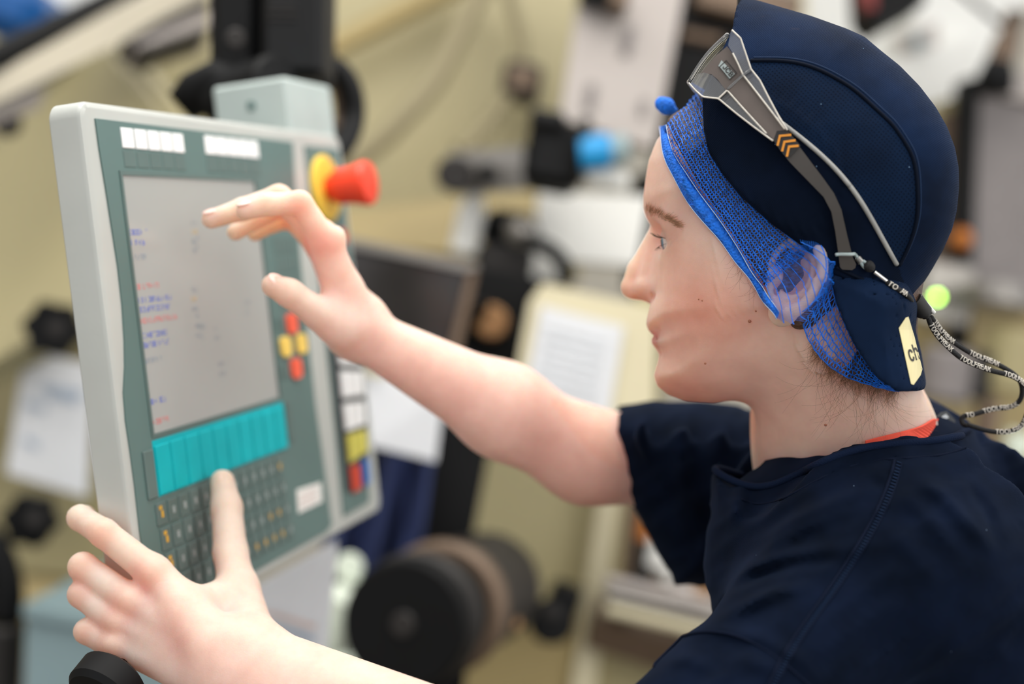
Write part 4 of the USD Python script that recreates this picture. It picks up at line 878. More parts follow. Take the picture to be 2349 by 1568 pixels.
tab = smooth_tab = tube(spline([C(1552, 256, .925), C(1540, 250, .926), C(1526, 242, .928), C(1514, 236, .930), C(1504, 232, .931)], 16), np.r_[.0022, .0024, .003, .0042, .005, .0056, .006, .0062, .0062, .006, .0056, .0053, .005, .0046, .0036, .0015], 12)
part(net, 'knot', tab, 'band_blue', smooth=True, camspace=True)

# ------------------------------------------------------------------ loose hairs
hq, hl = [], []
for i in range(170):
    if 60 < i < 130: continue
    t = np.linspace(0, 1, 12)
    if i < 150:
        px = RNG.uniform(1870, 2050); py = np.interp(px, [1870, 1900, 1950, 2000, 2060], [800, 838, 868, 886, 900]) + RNG.uniform(-4, 4); L, a, cv = RNG.uniform(60, 170), RNG.uniform(1.1, 2.2), RNG.uniform(-.9, .9)
    else:
        px = RNG.uniform(1668, 1735); py = np.interp(px, [1655, 1735], [565, 668]); L, a, cv = RNG.uniform(20, 55), RNG.uniform(1.4, 2.5), RNG.uniform(-.8, .8)
    hq.append(np.stack([px + L * t * np.cos(a + cv * t), py + L * t * np.sin(a + cv * t)], 1))
hv_ = np.vstack(hq); hp_ = drape(G_HEAD, hv_[:, 0], hv_[:, 1], .74, 1.05, .0005).reshape(-1, 12, 3)
for i, p in enumerate(hp_): p[:, 2] -= np.linspace(0, 1, 12) * (RNG.uniform(0, .004) if i < 150 else 0); hl.append(p)
curves(person, 'loose_hair', hl, np.tile(np.linspace(.00011, .00005, 12), len(hl)), 'hair_strand', kind='stuff')
nape = []
for i in range(620):
    px = RNG.uniform(1862, 2062); py = np.interp(px, [1862, 1900, 1950, 2000, 2062], [800, 840, 868, 885, 898]) - RNG.uniform(0, 30); L = RNG.uniform(14, 52); a = RNG.normal(1.9, .3); t = np.linspace(0, 1, 6); cv = RNG.uniform(-.7, .7)
    q = np.stack([px + L * t * np.cos(a + cv * t), py + L * t * np.sin(a + cv * t)], 1); nape.append(q)
allq = np.vstack(nape); ap = drape(G_HEAD, allq[:, 0], allq[:, 1], .7, 1.05, .0007).reshape(-1, 6, 3)
curves(person, 'nape_hair', list(ap), np.tile(np.linspace(.00017, .00005, 6), len(ap)), 'hair_strand', kind='stuff')
print('net', round(time.time() - T0, 1))

# ------------------------------------------------------------------ the control panel: a frame of its own (x along its top, y down its face, z out of the face)
PA = np.array([0.28515224, 0.09347974, 0.95391286]); PB = -np.array([-0.10327358, 0.9924353, -0.06638331]); PN = np.array([0.95290229, 0.07958464, -0.29264913])
P0 = C(180, 228, .88); PW, PH = .4293, .3741
def pan(x, y, z=0.0): return P0 + PA * x + PB * y + PN * z
def pp(px, py):
    """where a sight line meets the panel's face"""
    r = np.array([(px - CX) / FP, (CY - py) / FP, 1.0]); t = (P0 @ PN) / (r @ PN); q = r * t - P0; return float(q @ PA), float(q @ PB)
def pmesh(m):
    """mesh given in panel coordinates to camera-aligned metres (both are left-handed alike)"""
    m = m.copy(); m.vertices = P0 + m.vertices @ np.stack([PA, PB, PN])
    if np.linalg.det(np.stack([PA, PB, PN])) < 0: m.faces = m.faces[:, ::-1]
    return m
def pbox(x0, x1, y0, y1, z0, z1, bevel=.001):
    m = rbox((x1 - x0, y1 - y0, z1 - z0), bevel); m.apply_translation([(x0 + x1) / 2, (y0 + y1) / 2, (z0 + z1) / 2]); return pmesh(m)
def rounded(x0, x1, y0, y1, r):
    return sg.box(x0 + r, y0 + r, x1 - r, y1 - r).buffer(r, quad_segs=6)
def plate(poly, z0, z1): return pmesh(prism(poly, z1 - z0, z0))
panel = thing('control_panel', 'grey machine control panel with screen, turquoise keys and red stop button', 'control panel', to_world(pan(PW / 2, PH, -.02)))
def P_(name, m, mt, parent=None, **k): return part(parent or panel, name, m, mt, camspace=True, **k)
def slab(x0, x1, y0, y1, r, layers):
    """rounded block built of outline layers (z, inset)"""
    h = []
    for z, ins in layers:
        c = np.array(rounded(x0 + ins, x1 - ins, y0 + ins, y1 - ins, max(r - ins, .002)).exterior.coords)[:-1]; h.append(np.c_[c, np.full(len(c), z)])
    return pmesh(hull(np.vstack(h)))
P_('housing', slab(0, PW, 0, PH, .012, [(-.026, .0015), (-.0245, 0), (-.004, 0), (-.0012, .0012), (0, .004)]), 'housing_grey', smooth=25)
P_('rear_housing', slab(.13, PW - .03, .04, PH - .04, .02, [(-.066, .012), (-.026, 0)]), 'housing_side', smooth=25)
# face plates
FL = [(216, 272), (226, 345), (240, 430), (254, 520), (268, 610), (278, 700), (283, 780), (284, 840), (281, 900), (286, 965), (296, 1032), (307, 1115), (318, 1215)]
fl = [pp(*q) for q in FL]; fr_ = [pp(*q) for q in [(757, 1192), (752, 1150), (738, 1045), (721, 925), (708, 800), (697, 700), (684, 560), (674, 420), (669, 326)]]
face_poly = sg.Polygon(fl + [(.0095, .352), (.016, PH - .0085), (.30, PH - .0085), (.3120, .360)] + fr_)
if not face_poly.is_valid: face_poly = face_poly.buffer(0)
sx0, sx1, sy0, sy1 = .0364, .2376, .0476, .2357
P_('face_plate', plate(face_poly.difference(sg.box(sx0, sy0, sx1, sy1)), -.0002, .0012), 'face_green', smooth=20)
strip_poly = sg.Polygon([pp(*q) for q in [(697, 334), (774, 343), (784, 430), (800, 560), (818, 720), (833, 905), (842, 1060), (846, 1150), (786, 1184), (783, 1150), (768, 990), (750, 818), (731, 640), (712, 470)]])
P_('side_plate', plate(strip_poly, -.0002, .0012), 'face_green', smooth=20)
# screen
bez = P_('screen_bezel', plate(sg.box(sx0 - .0008, sy0 - .0008, sx1 + .0008, sy1 + .0008).difference(sg.box(sx0 + .0022, sy0 + .0022, sx1 - .0016, sy1 - .0016)), -.0006, .0020), 'key_green')
MATS['screen_glass'] = usdkit.material(stage, '/World/Looks/screen_glass', {'p': ('principled_bsdf', {'base_color': srgb(150, 152, 148), 'roughness': 0.16, 'specular_ior_level': 0.6, 'emission_color': srgb(182, 178, 176), 'emission_strength': 0.17})}, [], surface='p.BSDF')
scr = P_('screen', pbox(sx0 + .0015, sx1 - .001, sy0 + .0015, sy1 - .001, -.0004, .0006, .0002), 'screen_glass')
plain('text_blue', srgb(96, 112, 186), 0.5); plain('text_red', srgb(206, 122, 120), 0.5); plain('text_grey', srgb(138, 148, 156), 0.5); plain('text_amber', srgb(196, 168, 110), 0.5)
def text_line(x, y, w, h, mt):
    """a row of small letter blocks"""
    ms, u = [], x
    while u < x + w:
        cw = RNG.uniform(.5, .8) * h
        for a, b, c, d in ((0, .22, 0, 1), (.22, 1, 0, .2), (.22, 1, .8, 1), (.78, 1, .2, .8), (.22, .8, .42, .6)):
            if RNG.random() < .55: ms.append(pbox(u + a * cw, u + b * cw, y + c * h, y + d * h, .0005, .0008, .00005))
        u += cw * 1.35 if RNG.random() > .12 else cw * 2.2
    if ms: P_('text_line', ms, mt, parent=scr, kind='stuff')
for (px0, py, px1, mt) in [(290, 533, 330, 'text_blue'), (292, 557, 334, 'text_blue'), (303, 659, 360, 'text_red'), (307, 690, 388, 'text_blue'), (308, 712, 384, 'text_blue'), (312, 738, 398, 'text_red'), (315, 772, 380, 'text_blue'), (318, 794, 382, 'text_blue'),
                           (332, 925, 372, 'text_blue'), (338, 972, 384, 'text_red'), (296, 590, 330, 'text_grey'), (322, 830, 372, 'text_grey')]:
    a, b = pp(px0, py), pp(px1, py); text_line(a[0] + .002, a[1] - .002, b[0] - a[0], .0040, mt)
for (px, py, n) in [(436, 505, 4), (440, 540, 2), (436, 660, 3), (446, 720, 3), (455, 745, 2), (490, 748, 2), (500, 830, 2), (560, 690, 2)]:
    for k in range(n):
        a = pp(px + k, py + k * 22); text_line(a[0], a[1], .007, .0034, 'text_grey' if (px, k) not in ((436, 1),) else 'text_amber')
# upper key rows with their white label strips
def keyrow(x0, x1, n, y0, y1, mt, gap, name, z=.0022, bev=.0004, parent=None):
    p = (x1 - x0) / n; return [P_(name, pbox(x0 + i * p + gap / 2, x0 + (i + 1) * p - gap / 2, y0, y1, .0008, z, bev), mt, parent) for i in range(n)]
keyrow(.0424, .1272, 5, .0162, .0305, 'key_white', .0020, 'label_key'); keyrow(.1585, .2490, 5, .0152, .0298, 'key_white', .0016, 'label_key')
keyrow(.0424, .1272, 5, .0325, .0440, 'key_green', .0020, 'membrane_key', .0017); keyrow(.1585, .2490, 5, .0318, .0438, 'key_green', .0020, 'membrane_key', .0017)
# turquoise keys
P_('key_tray', plate(sg.box(.0350, .2385, .2400, .2790), .0006, .0014), 'key_teal')
keyrow(.0354, .2396, 10, .2425, .2782, 'key_teal', .0016, 'turquoise_key', .0030, .0007)
P_('soft_key', pbox(.0212, .0335, .2440, .2785, .0008, .0028, .0006), 'key_green'); P_('soft_key', pbox(.2430, .2530, .2390, .2740, .0008, .0024, .0006), 'key_green')
# keyboard
for r in range(4):
    for c in range(13):
        x, y = .0290 + c * .01535 + r * .0022, .2830 + r * .0186
        if y + .016 > PH - .012: continue
        k = P_('keyboard_key', pbox(x, x + .0130, y, y + .0162, .0008, .0024, .0007), 'key_green')
        yel = c == 0 or (r == 2 and c in (10, 11)) or (r == 3 and c in (8, 9, 10, 11)) or (r == 0 and c == 12)
        P_('key_print', pbox(x + .0052, x + .0082, y + .0058, y + .0108, .0023, .0026, .0001), 'print_yellow' if yel else 'print_dim', parent=k)
        if c == 0: P_('key_print', pbox(x + .0030, x + .0070, y + .0022, y + .0050, .0023, .0026, .0001), 'print_yellow', parent=k)
# arrow keys
for (px, py, mt) in [(664, 742, 'key_red'), (650, 795, 'key_yellow'), (686, 788, 'key_yellow'), (674, 845, 'key_red')]:
    x, y = pp(px, py); P_('arrow_key', plate(rounded(x - .0095, x + .0095, y - .0088, y + .0088, .0055), .0008, .0036), mt)
for (px, py) in [(640, 742), (688, 735), (648, 850), (698, 838)]:
    x, y = pp(px, py); P_('jog_key', plate(rounded(x - .0055, x + .0055, y - .0060, y + .0060, .003), .0008, .0022), 'key_green')
for r in range(4):
    for c in range(3):
        x, y = .2585 + c * .0150, .098 + r * .0165; P_('membrane_key', pbox(x, x + .0125, y, y + .0140, .0008, .0018, .0005), 'key_green')
# sticker
stk = P_('sticker', plate(sg.Polygon([pp(677, 1123), pp(733, 1106), pp(736, 1150), pp(681, 1177)]), .0010, .0016), 'off_white', label='small white sticker with faint red print')
for k in range(3):
    a = pp(684, 1135 + k * 12); P_('sticker_print', [pbox(a[0] + i * .0058, a[0] + i * .0058 + .0042, a[1], a[1] + .0024, .0015, .0018, .0001) for i in range(6)], 'paper_pink', parent=stk, kind='stuff')
# right-hand key column
P_('key_column_tray', plate(sg.Polygon([pp(*q) for q in [(752, 790), (822, 800), (838, 930), (843, 1085), (836, 1112), (800, 1132), (790, 1125), (772, 985)]]), .0008, .0018), 'key_dark')
def qkeys(quad, n, mt, name):
    """n keys side by side in a quadrilateral outline"""
    tl, tr, br, bl = [np.array(pp(*q)) for q in quad]
    for i in range(n):
        a, b = (i + .08) / n, (i + .92) / n; P_(name, plate(sg.Polygon([tl + (tr - tl) * a, tl + (tr - tl) * b, bl + (br - bl) * b, bl + (br - bl) * a]), .0016, .0042), mt)
qkeys([(766, 800), (822, 808), (824, 838), (772, 836)], 3, 'key_white', 'column_key'); qkeys([(772, 850), (824, 852), (828, 905), (778, 912)], 3, 'key_white', 'column_key'); qkeys([(779, 926), (829, 920), (832, 972), (786, 988)], 3, 'key_white', 'column_key')
qkeys([(788, 998), (833, 984), (837, 1032), (794, 1062)], 3, 'key_olive', 'column_key'); qkeys([(796, 1072), (817, 1064), (822, 1118), (802, 1130)], 1, 'key_redder', 'column_key'); qkeys([(822, 1058), (839, 1050), (843, 1104), (827, 1116)], 1, 'key_blue', 'column_key')
# emergency stop
ec = pan(.3765, .0530, 0)
P_('stop_plate', lathe([(0, 0), (.0315, 0), (.0315, .0035), (.0295, .005), (.012, .0055), (0, .0055)], ec, PN, 48), 'stop_yellow', smooth=30)
stopb = P_('stop_button', lathe([(0, .004), (.0110, .004), (.0112, .012), (.0155, .0125), (.0165, .015), (.0178, .030), (.0205, .0400), (.0212, .0440), (.0195, .0480), (.012, .0505), (0, .0512)], ec, PN, 48), 'stop_red', smooth=35, label='red mushroom stop button')
P_('stop_arrow', [pmesh(x) for x in [prism(sg.Polygon([(.3765 + .0265 * math.cos(t), .053 + .0265 * math.sin(t)) for t in np.linspace(a, a + 1.3, 12)] + [(.3765 + .0235 * math.cos(t), .053 + .0235 * math.sin(t)) for t in np.linspace(a + 1.3, a, 12)]), .0006, .0050) for a in (.3, 2.4, 4.5)]], 'key_yellow', kind='stuff')
P_('lock_button', lathe([(0, 0), (.0085, 0), (.0085, .004), (.0062, .006), (0, .006)], pan(.4000, .1000), PN, 24), 'key_redder', smooth=30)
# mounting block on the top edge and the suspension arm that carries the panel
mb = P_('mounting_block', pbox(.329, .4290, -.049, .004, -.080, -.004, .003), 'housing_side', smooth=25)
P_('block_screw', lathe([(0, 0), (.0042, 0), (.0042, .0018), (.0022, .0024), (0, .0016)], pan(.3292, -.0270, -.041), -PA, 20), 'face_green', parent=mb, smooth=30)
hw = P_('jog_wheel', lathe([(0, 0), (.020, 0), (.024, .003), (.024, .018), (.021, .022), (.008, .023), (.006, .020), (0, .020)], C(268, 1545, .862) , np.array([-.35, -.55, -.75]), 40), 'black_soft', smooth=30, label='round black knob under the panel')
P_('knob_stem', tube(np.array([C(275, 1535, .868), C(300, 1470, .905), C(330, 1400, .95)]), .008, 12), 'black_paint', smooth=30)
print('panel', round(time.time() - T0, 1))

# ------------------------------------------------------------------ safety glasses pushed up on the cap
glasses = thing('safety_glasses', 'clear safety glasses with dark arms pushed up onto the front of the cap', 'glasses', at(1740, 220, .83))
MATS['clear_plastic'] = usdkit.material(stage, '/World/Looks/clear_plastic', {'t': ('transparent_bsdf', {'color': (0.96, 0.97, 0.97)}), 'g': ('glossy_bsdf', {'roughness': 0.05, 'color': (1, 1, 1)}), 'd': ('diffuse_bsdf', {'color': (0.75, 0.76, 0.75)}), 'f': ('layer_weight', {'blend': 0.35}), 'md': ('mix_closure', {'fac': 0.05}), 'm': ('mix_closure', {})}, [('t.BSDF', 'md.closure1'), ('d.BSDF', 'md.closure2'), ('f.fresnel', 'm.fac'), ('md.closure', 'm.closure1'), ('g.BSDF', 'm.closure2')], surface='m.closure')
MATS['lens_pane'] = usdkit.material(stage, '/World/Looks/lens_pane', {'t': ('transparent_bsdf', {'color': (0.93, 0.95, 0.95)}), 'g': ('glossy_bsdf', {'roughness': 0.03, 'color': (1, 1, 1)}), 'f': ('fresnel', {'IOR': 1.55}), 'm': ('mix_closure', {})}, [('f.fac', 'm.fac'), ('t.BSDF', 'm.closure1'), ('g.BSDF', 'm.closure2')], surface='m.closure')
plain('arm_taupe', srgb(98, 88, 82), 0.45, vary=0.08, scale=60, bump=0.2, bscale=2500); plain('arm_dark', srgb(66, 62, 58), 0.55, vary=0.06, scale=60, bump=0.2, bscale=2500); plain('chevron_orange', srgb(232, 150, 40), 0.5); plain('logo_pale', srgb(170, 182, 180), 0.4); plain('rubber_black', srgb(34, 33, 32), 0.55)
sx = np.array([1735, 1760, 1790, 1820, 1860, 1890, 1915, 1930, 1940, 1950, 1775, 1845, 1905, 1925, 1955]); sy = np.array([200, 250, 300, 340, 390, 430, 465, 510, 560, 605, 270, 365, 430, 480, 590])
sd = drape(G_CROWN, sx, sy, .7, 1.1)[:, 2]; ok_ = sd < 1.0
Qf = lambda x, y: np.stack([np.ones_like(x), x, y, x * x, y * y], -1) if False else np.stack([np.ones_like(x), (x - 1850) / 100, (y - 400) / 100, ((x - 1850) / 100) ** 2, ((y - 400) / 100) ** 2], -1)
coef = np.linalg.lstsq(Qf(sx[ok_].astype(float), sy[ok_].astype(float)), sd[ok_], rcond=None)[0]
def arm_depth(x, y, off=.0042):
    x, y = np.asarray(x, float), np.asarray(y, float); return Qf(np.maximum(x, 1730), np.maximum(y, 190)) @ coef - off + np.maximum(0, 1730 - x) * .00009
def gl(name, poly, mt, off, th, parent=None, **k): return part(parent or glasses, name, patch(poly, lambda x, y: arm_depth(x, y, off), th, step=14), mt, smooth=30, camspace=True, **k)
ARM = [(1803, 297), (1815, 310), (1833, 335), (1860, 371), (1888, 408), (1913, 443), (1930, 480), (1943, 538), (1956, 590), (1964, 606), (1962, 614), (1955, 619), (1932, 618), (1927, 612), (1923, 580), (1916, 530), (1907, 485), (1889, 451), (1850, 411), (1812, 372), (1790, 345), (1774, 322), (1780, 301)]
gl('temple_arm', ARM, 'arm_dark', .0052, .0030)
gl('temple_front', [(1669, 206), (1704, 172), (1709, 176), (1806, 298), (1782, 300), (1774, 322), (1760, 308), (1698, 240)], 'arm_taupe', .0062, .0022)
gl('hinge_plate', [(1668, 106), (1680, 122), (1703, 170), (1665, 207), (1646, 182), (1632, 170), (1612, 167), (1604, 172), (1640, 130)], 'arm_taupe', .0062, .0022)
# clear moulded surrounds
gl('clear_flange', [(1700, 172), (1724, 160), (1742, 183), (1765, 228), (1786, 268), (1807, 298), (1802, 299), (1770, 258), (1735, 212)], 'clear_plastic', .0075, .0050)
gl('clear_flange', [(1648, 224), (1668, 206), (1700, 244), (1762, 310), (1772, 322), (1728, 290), (1689, 260), (1662, 238)], 'clear_plastic', .0075, .0050)
gl('side_shield', [(1677, 69), (1690, 78), (1699, 88), (1708, 115), (1723, 158), (1704, 171), (1681, 122), (1670, 104)], 'clear_plastic', .0085, .0060)
gl('side_shield', [(1582, 192), (1600, 170), (1614, 166), (1634, 172), (1646, 184), (1666, 207), (1649, 225), (1630, 225), (1612, 222), (1594, 206)], 'clear_plastic', .0085, .0060)
e1 = np.stack([C(x, y, float(arm_depth(x, y, .0088))) for x, y in [(1669, 205), (1686, 189), (1704, 172), (1723, 160)]]); part(glasses, 'edge_rim', tube(polyline(e1, 12), .0010, 8), 'clear_plastic', smooth=True, camspace=True)
plain('rim_bright', srgb(214, 208, 196), 0.12, vary=0.1, scale=300, specular_ior_level=0.9)
for pl in ([(1679, 69), (1699, 88), (1708, 115), (1723, 159), (1743, 184), (1766, 229), (1787, 268), (1806, 298)], [(1580, 190), (1594, 206), (1612, 222), (1648, 226), (1689, 260), (1728, 290), (1773, 323)], [(1681, 122), (1693, 146), (1704, 171), (1735, 211), (1770, 256), (1800, 296)], [(1649, 225), (1668, 207), (1699, 242), (1730, 276), (1758, 306)]):
    q_ = polyline(pl, 40); part(glasses, 'clear_edge', tube(np.stack([C(a, b, float(arm_depth(a, b, .0090))) for a, b in q_]), .00055, 6), 'rim_bright', smooth=True, camspace=True)
# wrap-round lens with its rim
top, bot = px_loc(1668, 80, 74.0), px_loc(1582, 186, 74.0); yy = np.linspace(-74, 74, 41); rows = []
for k, v in enumerate(np.linspace(0, 1, 9)):
    base = top * (1 - v) + bot * v; nrm = np.array([top[1] - bot[1], -(top[0] - bot[0])]); nrm /= np.linalg.norm(nrm); nrm = nrm if nrm[0] > 0 else -nrm
    bul = 13 * (1 - (yy / 74) ** 2) * .9 + 2 * math.sin(math.pi * v); rows.append(np.stack([base[0] + nrm[0] * bul, yy, base[1] + nrm[1] * bul], 1))
fr3 = np.array(rows); bk3 = fr3 - np.r_[nrm[0], 0, nrm[1]] * 2.0
def shell(fr, bk):
    a, b = fr.shape[:2]; idx = np.arange(a * b).reshape(a, b); q = np.stack([idx[:-1, :-1], idx[:-1, 1:], idx[1:, 1:], idx[1:, :-1]], -1).reshape(-1, 4); o = a * b
    rim = np.r_[idx[0, :], idx[1:, -1], idx[-1, -2::-1], idx[-2:0, 0]]; nx = np.roll(rim, -1); f = np.vstack([q, q[:, ::-1] + o, np.stack([nx, rim, rim + o, nx + o], 1)])
    m = trimesh.Trimesh(np.vstack([fr.reshape(-1, 3), bk.reshape(-1, 3)]), np.vstack([f[:, [0, 1, 2]], f[:, [0, 2, 3]]]), process=False)
    return m
lm = shell(fr3, bk3); lm.vertices = head_cam(lm.vertices)
if lm.volume < 0: lm.faces = lm.faces[:, ::-1]
part(glasses, 'lens', lm, 'lens_pane', smooth=30, camspace=True)
for r_ in (fr3[0], fr3[-1], fr3[:, -1]): part(glasses, 'lens_rim', tube(head_cam(r_), .0014, 8), 'clear_plastic', smooth=True, camspace=True)
far = patch(ARM + [], lambda x, y: arm_depth(x, y, .0052), .0030, step=14); fv = head_loc(far.vertices); fv[:, 1] *= -1; far = trimesh.Trimesh(head_cam(fv), far.faces[:, ::-1], process=False); part(glasses, 'temple_arm', far, 'arm_dark', smooth=30, camspace=True)
far = patch([(1669, 206), (1704, 172), (1806, 298), (1774, 322), (1760, 308), (1698, 240)], lambda x, y: arm_depth(x, y, .0062), .0022, step=14); fv = head_loc(far.vertices); fv[:, 1] *= -1; part(glasses, 'temple_front', trimesh.Trimesh(head_cam(fv), far.faces[:, ::-1], process=False), 'arm_taupe', smooth=30, camspace=True)
# orange chevrons on a black grip, and the maker's plate
gl('grip', [(1779, 302), (1783, 300), (1806, 298), (1836, 334), (1834, 337), (1810, 362), (1804, 360), (1775, 323)], 'rubber_black', .0060, .0014)
def stroke(pts, w):
    return np.array(sg.LineString(pts).buffer(w / 2, cap_style=2, join_style=2).exterior.coords)[:-1]
for c_ in ([(1783.5, 334), (1789, 311.5), (1815, 309)], [(1794, 347), (1799.5, 325), (1825, 321.5)], [(1805, 359), (1810, 336), (1832, 334)]): gl('chevron', stroke(c_, 5.2), 'chevron_orange', .0066, .0010)
lg = gl('maker_plate', [(1655, 138), (1687, 171), (1672, 182), (1648, 151)], 'logo_pale', .0068, .0008)
ld = lambda x, y: arm_depth(x, y, .0070)
ex, ey = np.array([20.5, 24.5]), np.array([9.5, -9.0])
fo = np.array([1655.5, 153.0]); part(lg, 'maker_lettering', lettering('JCB', fo + ex * .04, ex * .355, ey * .86, ld), 'ink_dark', camspace=True)
bx = sg.LinearRing([tuple(fo - ey * .35 - ex * .10), tuple(fo + ex * 1.05 - ey * .35), tuple(fo + ex * 1.05 + ey * 1.3), tuple(fo + ey * 1.3 - ex * .10)])
part(lg, 'maker_frame', patch(sg.Polygon(list(bx.coords)).exterior.buffer(1.0).exterior.coords[:-1] if False else sg.Polygon(sg.Polygon(list(bx.coords)).buffer(.9, join_style=2).exterior.coords, [sg.Polygon(list(bx.coords)).buffer(-.9, join_style=2).exterior.coords[::-1]]), ld, .0003, step=40), 'ink_dark', camspace=True)

# ------------------------------------------------------------------ the glasses cord
cord = thing('glasses_cord', 'black lettered cord hanging from the glasses arm behind the neck', 'cord', at(2115, 707, .86))
MATS['silicone'] = usdkit.material(stage, '/World/Looks/silicone', {'p': ('principled_bsdf', {'base_color': srgb(196, 206, 204), 'roughness': 0.25, 'transmission_weight': 0.35, 'ior': 1.4, 'subsurface_weight': 0.2, 'subsurface_scale': 0.002})}, [], surface='p.BSDF')
plain('steel', srgb(196, 194, 190), 0.18, 1.0, vary=0.03); plain('copper', srgb(206, 128, 100), 0.25, 1.0, vary=0.03); plain('cord_black', srgb(20, 20, 21), 0.75, vary=0.2, scale=200, bump=0.7, bscale=1600, bdist=0.0006); plain('cord_letter', srgb(206, 200, 188), 0.8, vary=0.08, scale=400)
ad = lambda x, y: float(arm_depth(x, y, .0062))
def CO(px, py, lift=.0022):
    """a point resting on the cap or its brim"""
    d = min(float(drape(G_CROWN, [px], [py], .7, 1.0)[0, 2]), float(drape(G_BRIM, [px], [py], .7, 1.0)[0, 2])); return C(px, py, (d if d < .99 else .868) - lift)
part(cord, 'retainer_loop', tube(spline([C(1917, 584, ad(1925, 584)), C(1930, 583, ad(1930, 583)), C(1955, 583, ad(1955, 583)), CO(1963, 585), CO(1968, 592), CO(1975, 603), CO(1984, 614), CO(1992, 618)], 40), .00105, 10), 'silicone', smooth=True, camspace=True)
part(cord, 'retainer_loop', tube(spline([CO(1970, 594), CO(1979, 598), CO(1988, 604)], 12), .00105, 10), 'silicone', smooth=True, camspace=True)
def helix(a, b, r, turns, w):
    t = np.linspace(0, 1, int(turns * 14)); ax = (b - a) / np.linalg.norm(b - a); u = np.cross(ax, [0, 0, 1]); u /= np.linalg.norm(u); v = np.cross(ax, u); ph = t * turns * 2 * np.pi
    return tube(a + np.outer(t, b - a) + r * (np.outer(np.cos(ph), u) + np.outer(np.sin(ph), v)), w, 5)
part(cord, 'wire_coil', helix(CO(1966, 590), CO(1975, 600), .0021, 5, .00028), 'steel', smooth=True, camspace=True)
ba, bb = CO(1986, 601, .003), CO(2003, 622, .003)
part(cord, 'bead', lathe([(0, 0), (.0018, .0002), (.0031, .0016), (.0035, .0036), (.0031, .0056), (.0020, .0071), (0, .0074)], ba, bb - ba, 20), 'cord_black', smooth=30, camspace=True)
ta, tb = CO(2005, 623), CO(2034, 646)
part(cord, 'crimp_tube', tube(np.array([ta, tb]), .0016, 14), 'steel', smooth=40, camspace=True)
lead = [CO(2034, 646), CO(2048, 656), CO(2065, 666), CO(2082, 678, .004), C(2106, 697, .8625)]
print('lead', [round(float(q[2]), 4) for q in lead])
part(cord, 'cord_end', tube(spline(lead, 30), .0016, 10), 'cord_black', smooth=True, camspace=True)
sa, sb = C(2096, 686, .859), C(2134, 732, .866)
part(cord, 'slider', lathe([(0, 0), (.0052, 0), (.0058, .0008), (.0058, .0120), (.0050, .0135), (.0036, .0140), (.0036, .0158), (0, .0158)], sa, sb - sa, 28), 'rubber_black', smooth=30, camspace=True)
part(cord, 'slider_cap', tube(np.array([C(2110, 680, .8570), C(2143, 717, .8625)]), .0014, 8), 'off_white', smooth=True, camspace=True)
c1 = spline([C(2130, 729, .866), C(2149, 768, .868), C(2177, 798, .870), C(2208, 823, .872), C(2240, 838, .874), C(2276, 850, .876), C(2320, 862, .880), C(2352, 884, .885), C(2366, 915, .89), C(2356, 948, .894), C(2340, 978, .897), C(2314, 989, .898), C(2282, 990, .90), C(2250, 983, .902), C(2221, 974, .905)], 150)
c2 = spline([C(2136, 727, .868), C(2148, 745, .874), C(2168, 769, .878), C(2204, 796, .882), C(2240, 816, .886), C(2272, 828, .888), C(2303, 843, .890), C(2334, 866, .893), C(2345, 893, .897), C(2336, 922, .90), C(2313, 934, .903), C(2290, 936, .905), C(2250, 945, .907), C(2214, 953, .908)], 150)
part(cord, 'cord_strand', tube(c1, .0017, 10), 'cord_black', smooth=True, camspace=True); part(cord, 'cord_strand', tube(c2, .0017, 10), 'cord_black', smooth=True, camspace=True)
part(cord, 'cord_strand', tube(spline([C(2214, 953, .908), C(2206, 962, .909), C(2210, 972, .908), C(2221, 974, .905)], 16), .0017, 10), 'cord_black', smooth=True, camspace=True)
def wrap_text(text, line, r, s0, h, flip=False):
    """raised letters along a round cord, facing the lens"""
    s = np.r_[0, np.cumsum(np.linalg.norm(np.diff(line, axis=0), axis=1))]; t = meshkit.text_mesh(text, h, depth=.0004, bold=True)
    t = t.subdivide_to_size(h * .6, max_iter=4) if hasattr(t, 'subdivide_to_size') else t
    v = np.array(t.vertices); u = s0 + v[:, 0]; cen = np.stack([np.interp(u, s, line[:, k]) for k in range(3)], 1); g = np.gradient(line, s, axis=0); tan = np.stack([np.interp(u, s, g[:, k]) for k in range(3)], 1); tan /= np.linalg.norm(tan, axis=1, keepdims=True)
    out = np.tile([0.0, .25, -1.0], (len(v), 1)); out -= tan * (out * tan).sum(1, keepdims=True); out /= np.linalg.norm(out, axis=1, keepdims=True); up = np.cross(out, tan); up *= np.sign(up[:, 1:2] + 1e-9)
    ang = (v[:, 1] - h / 2) / r; rr = r + .0001 + v[:, 2]
    return trimesh.Trimesh(cen + rr[:, None] * (np.cos(ang)[:, None] * out + np.sin(ang)[:, None] * up), t.faces, process=False)
for ln, s0, tx in [(c1, .0035, 'TOOLFREAK'), (c1, .0345, 'TOOLFREAK'), (c1, .0690, 'TOOLFREAK'), (c2, .0040, 'TOOLFREAK'), (c2, .0420, 'TOOLFREAK')]:
    part(cord, 'cord_lettering', wrap_text(tx, ln, .0017, s0, .0030), 'cord_letter', camspace=True)
for ln, s0 in [(c1[::-1], .0180), (c2[::-1], .0120), (c2[::-1], .0)]: part(cord, 'cord_lettering', wrap_text('TOOLFREAK' if s0 else 'TO', ln, .0017, s0, .0030), 'cord_letter', camspace=True)
for a in (.002, .010): part(cord, 'cord_lettering', wrap_text('TO' if a < .005 else 'AK', spline(lead, 30), .0016, a, .0030), 'cord_letter', camspace=True)
print('glasses', round(time.time() - T0, 1))

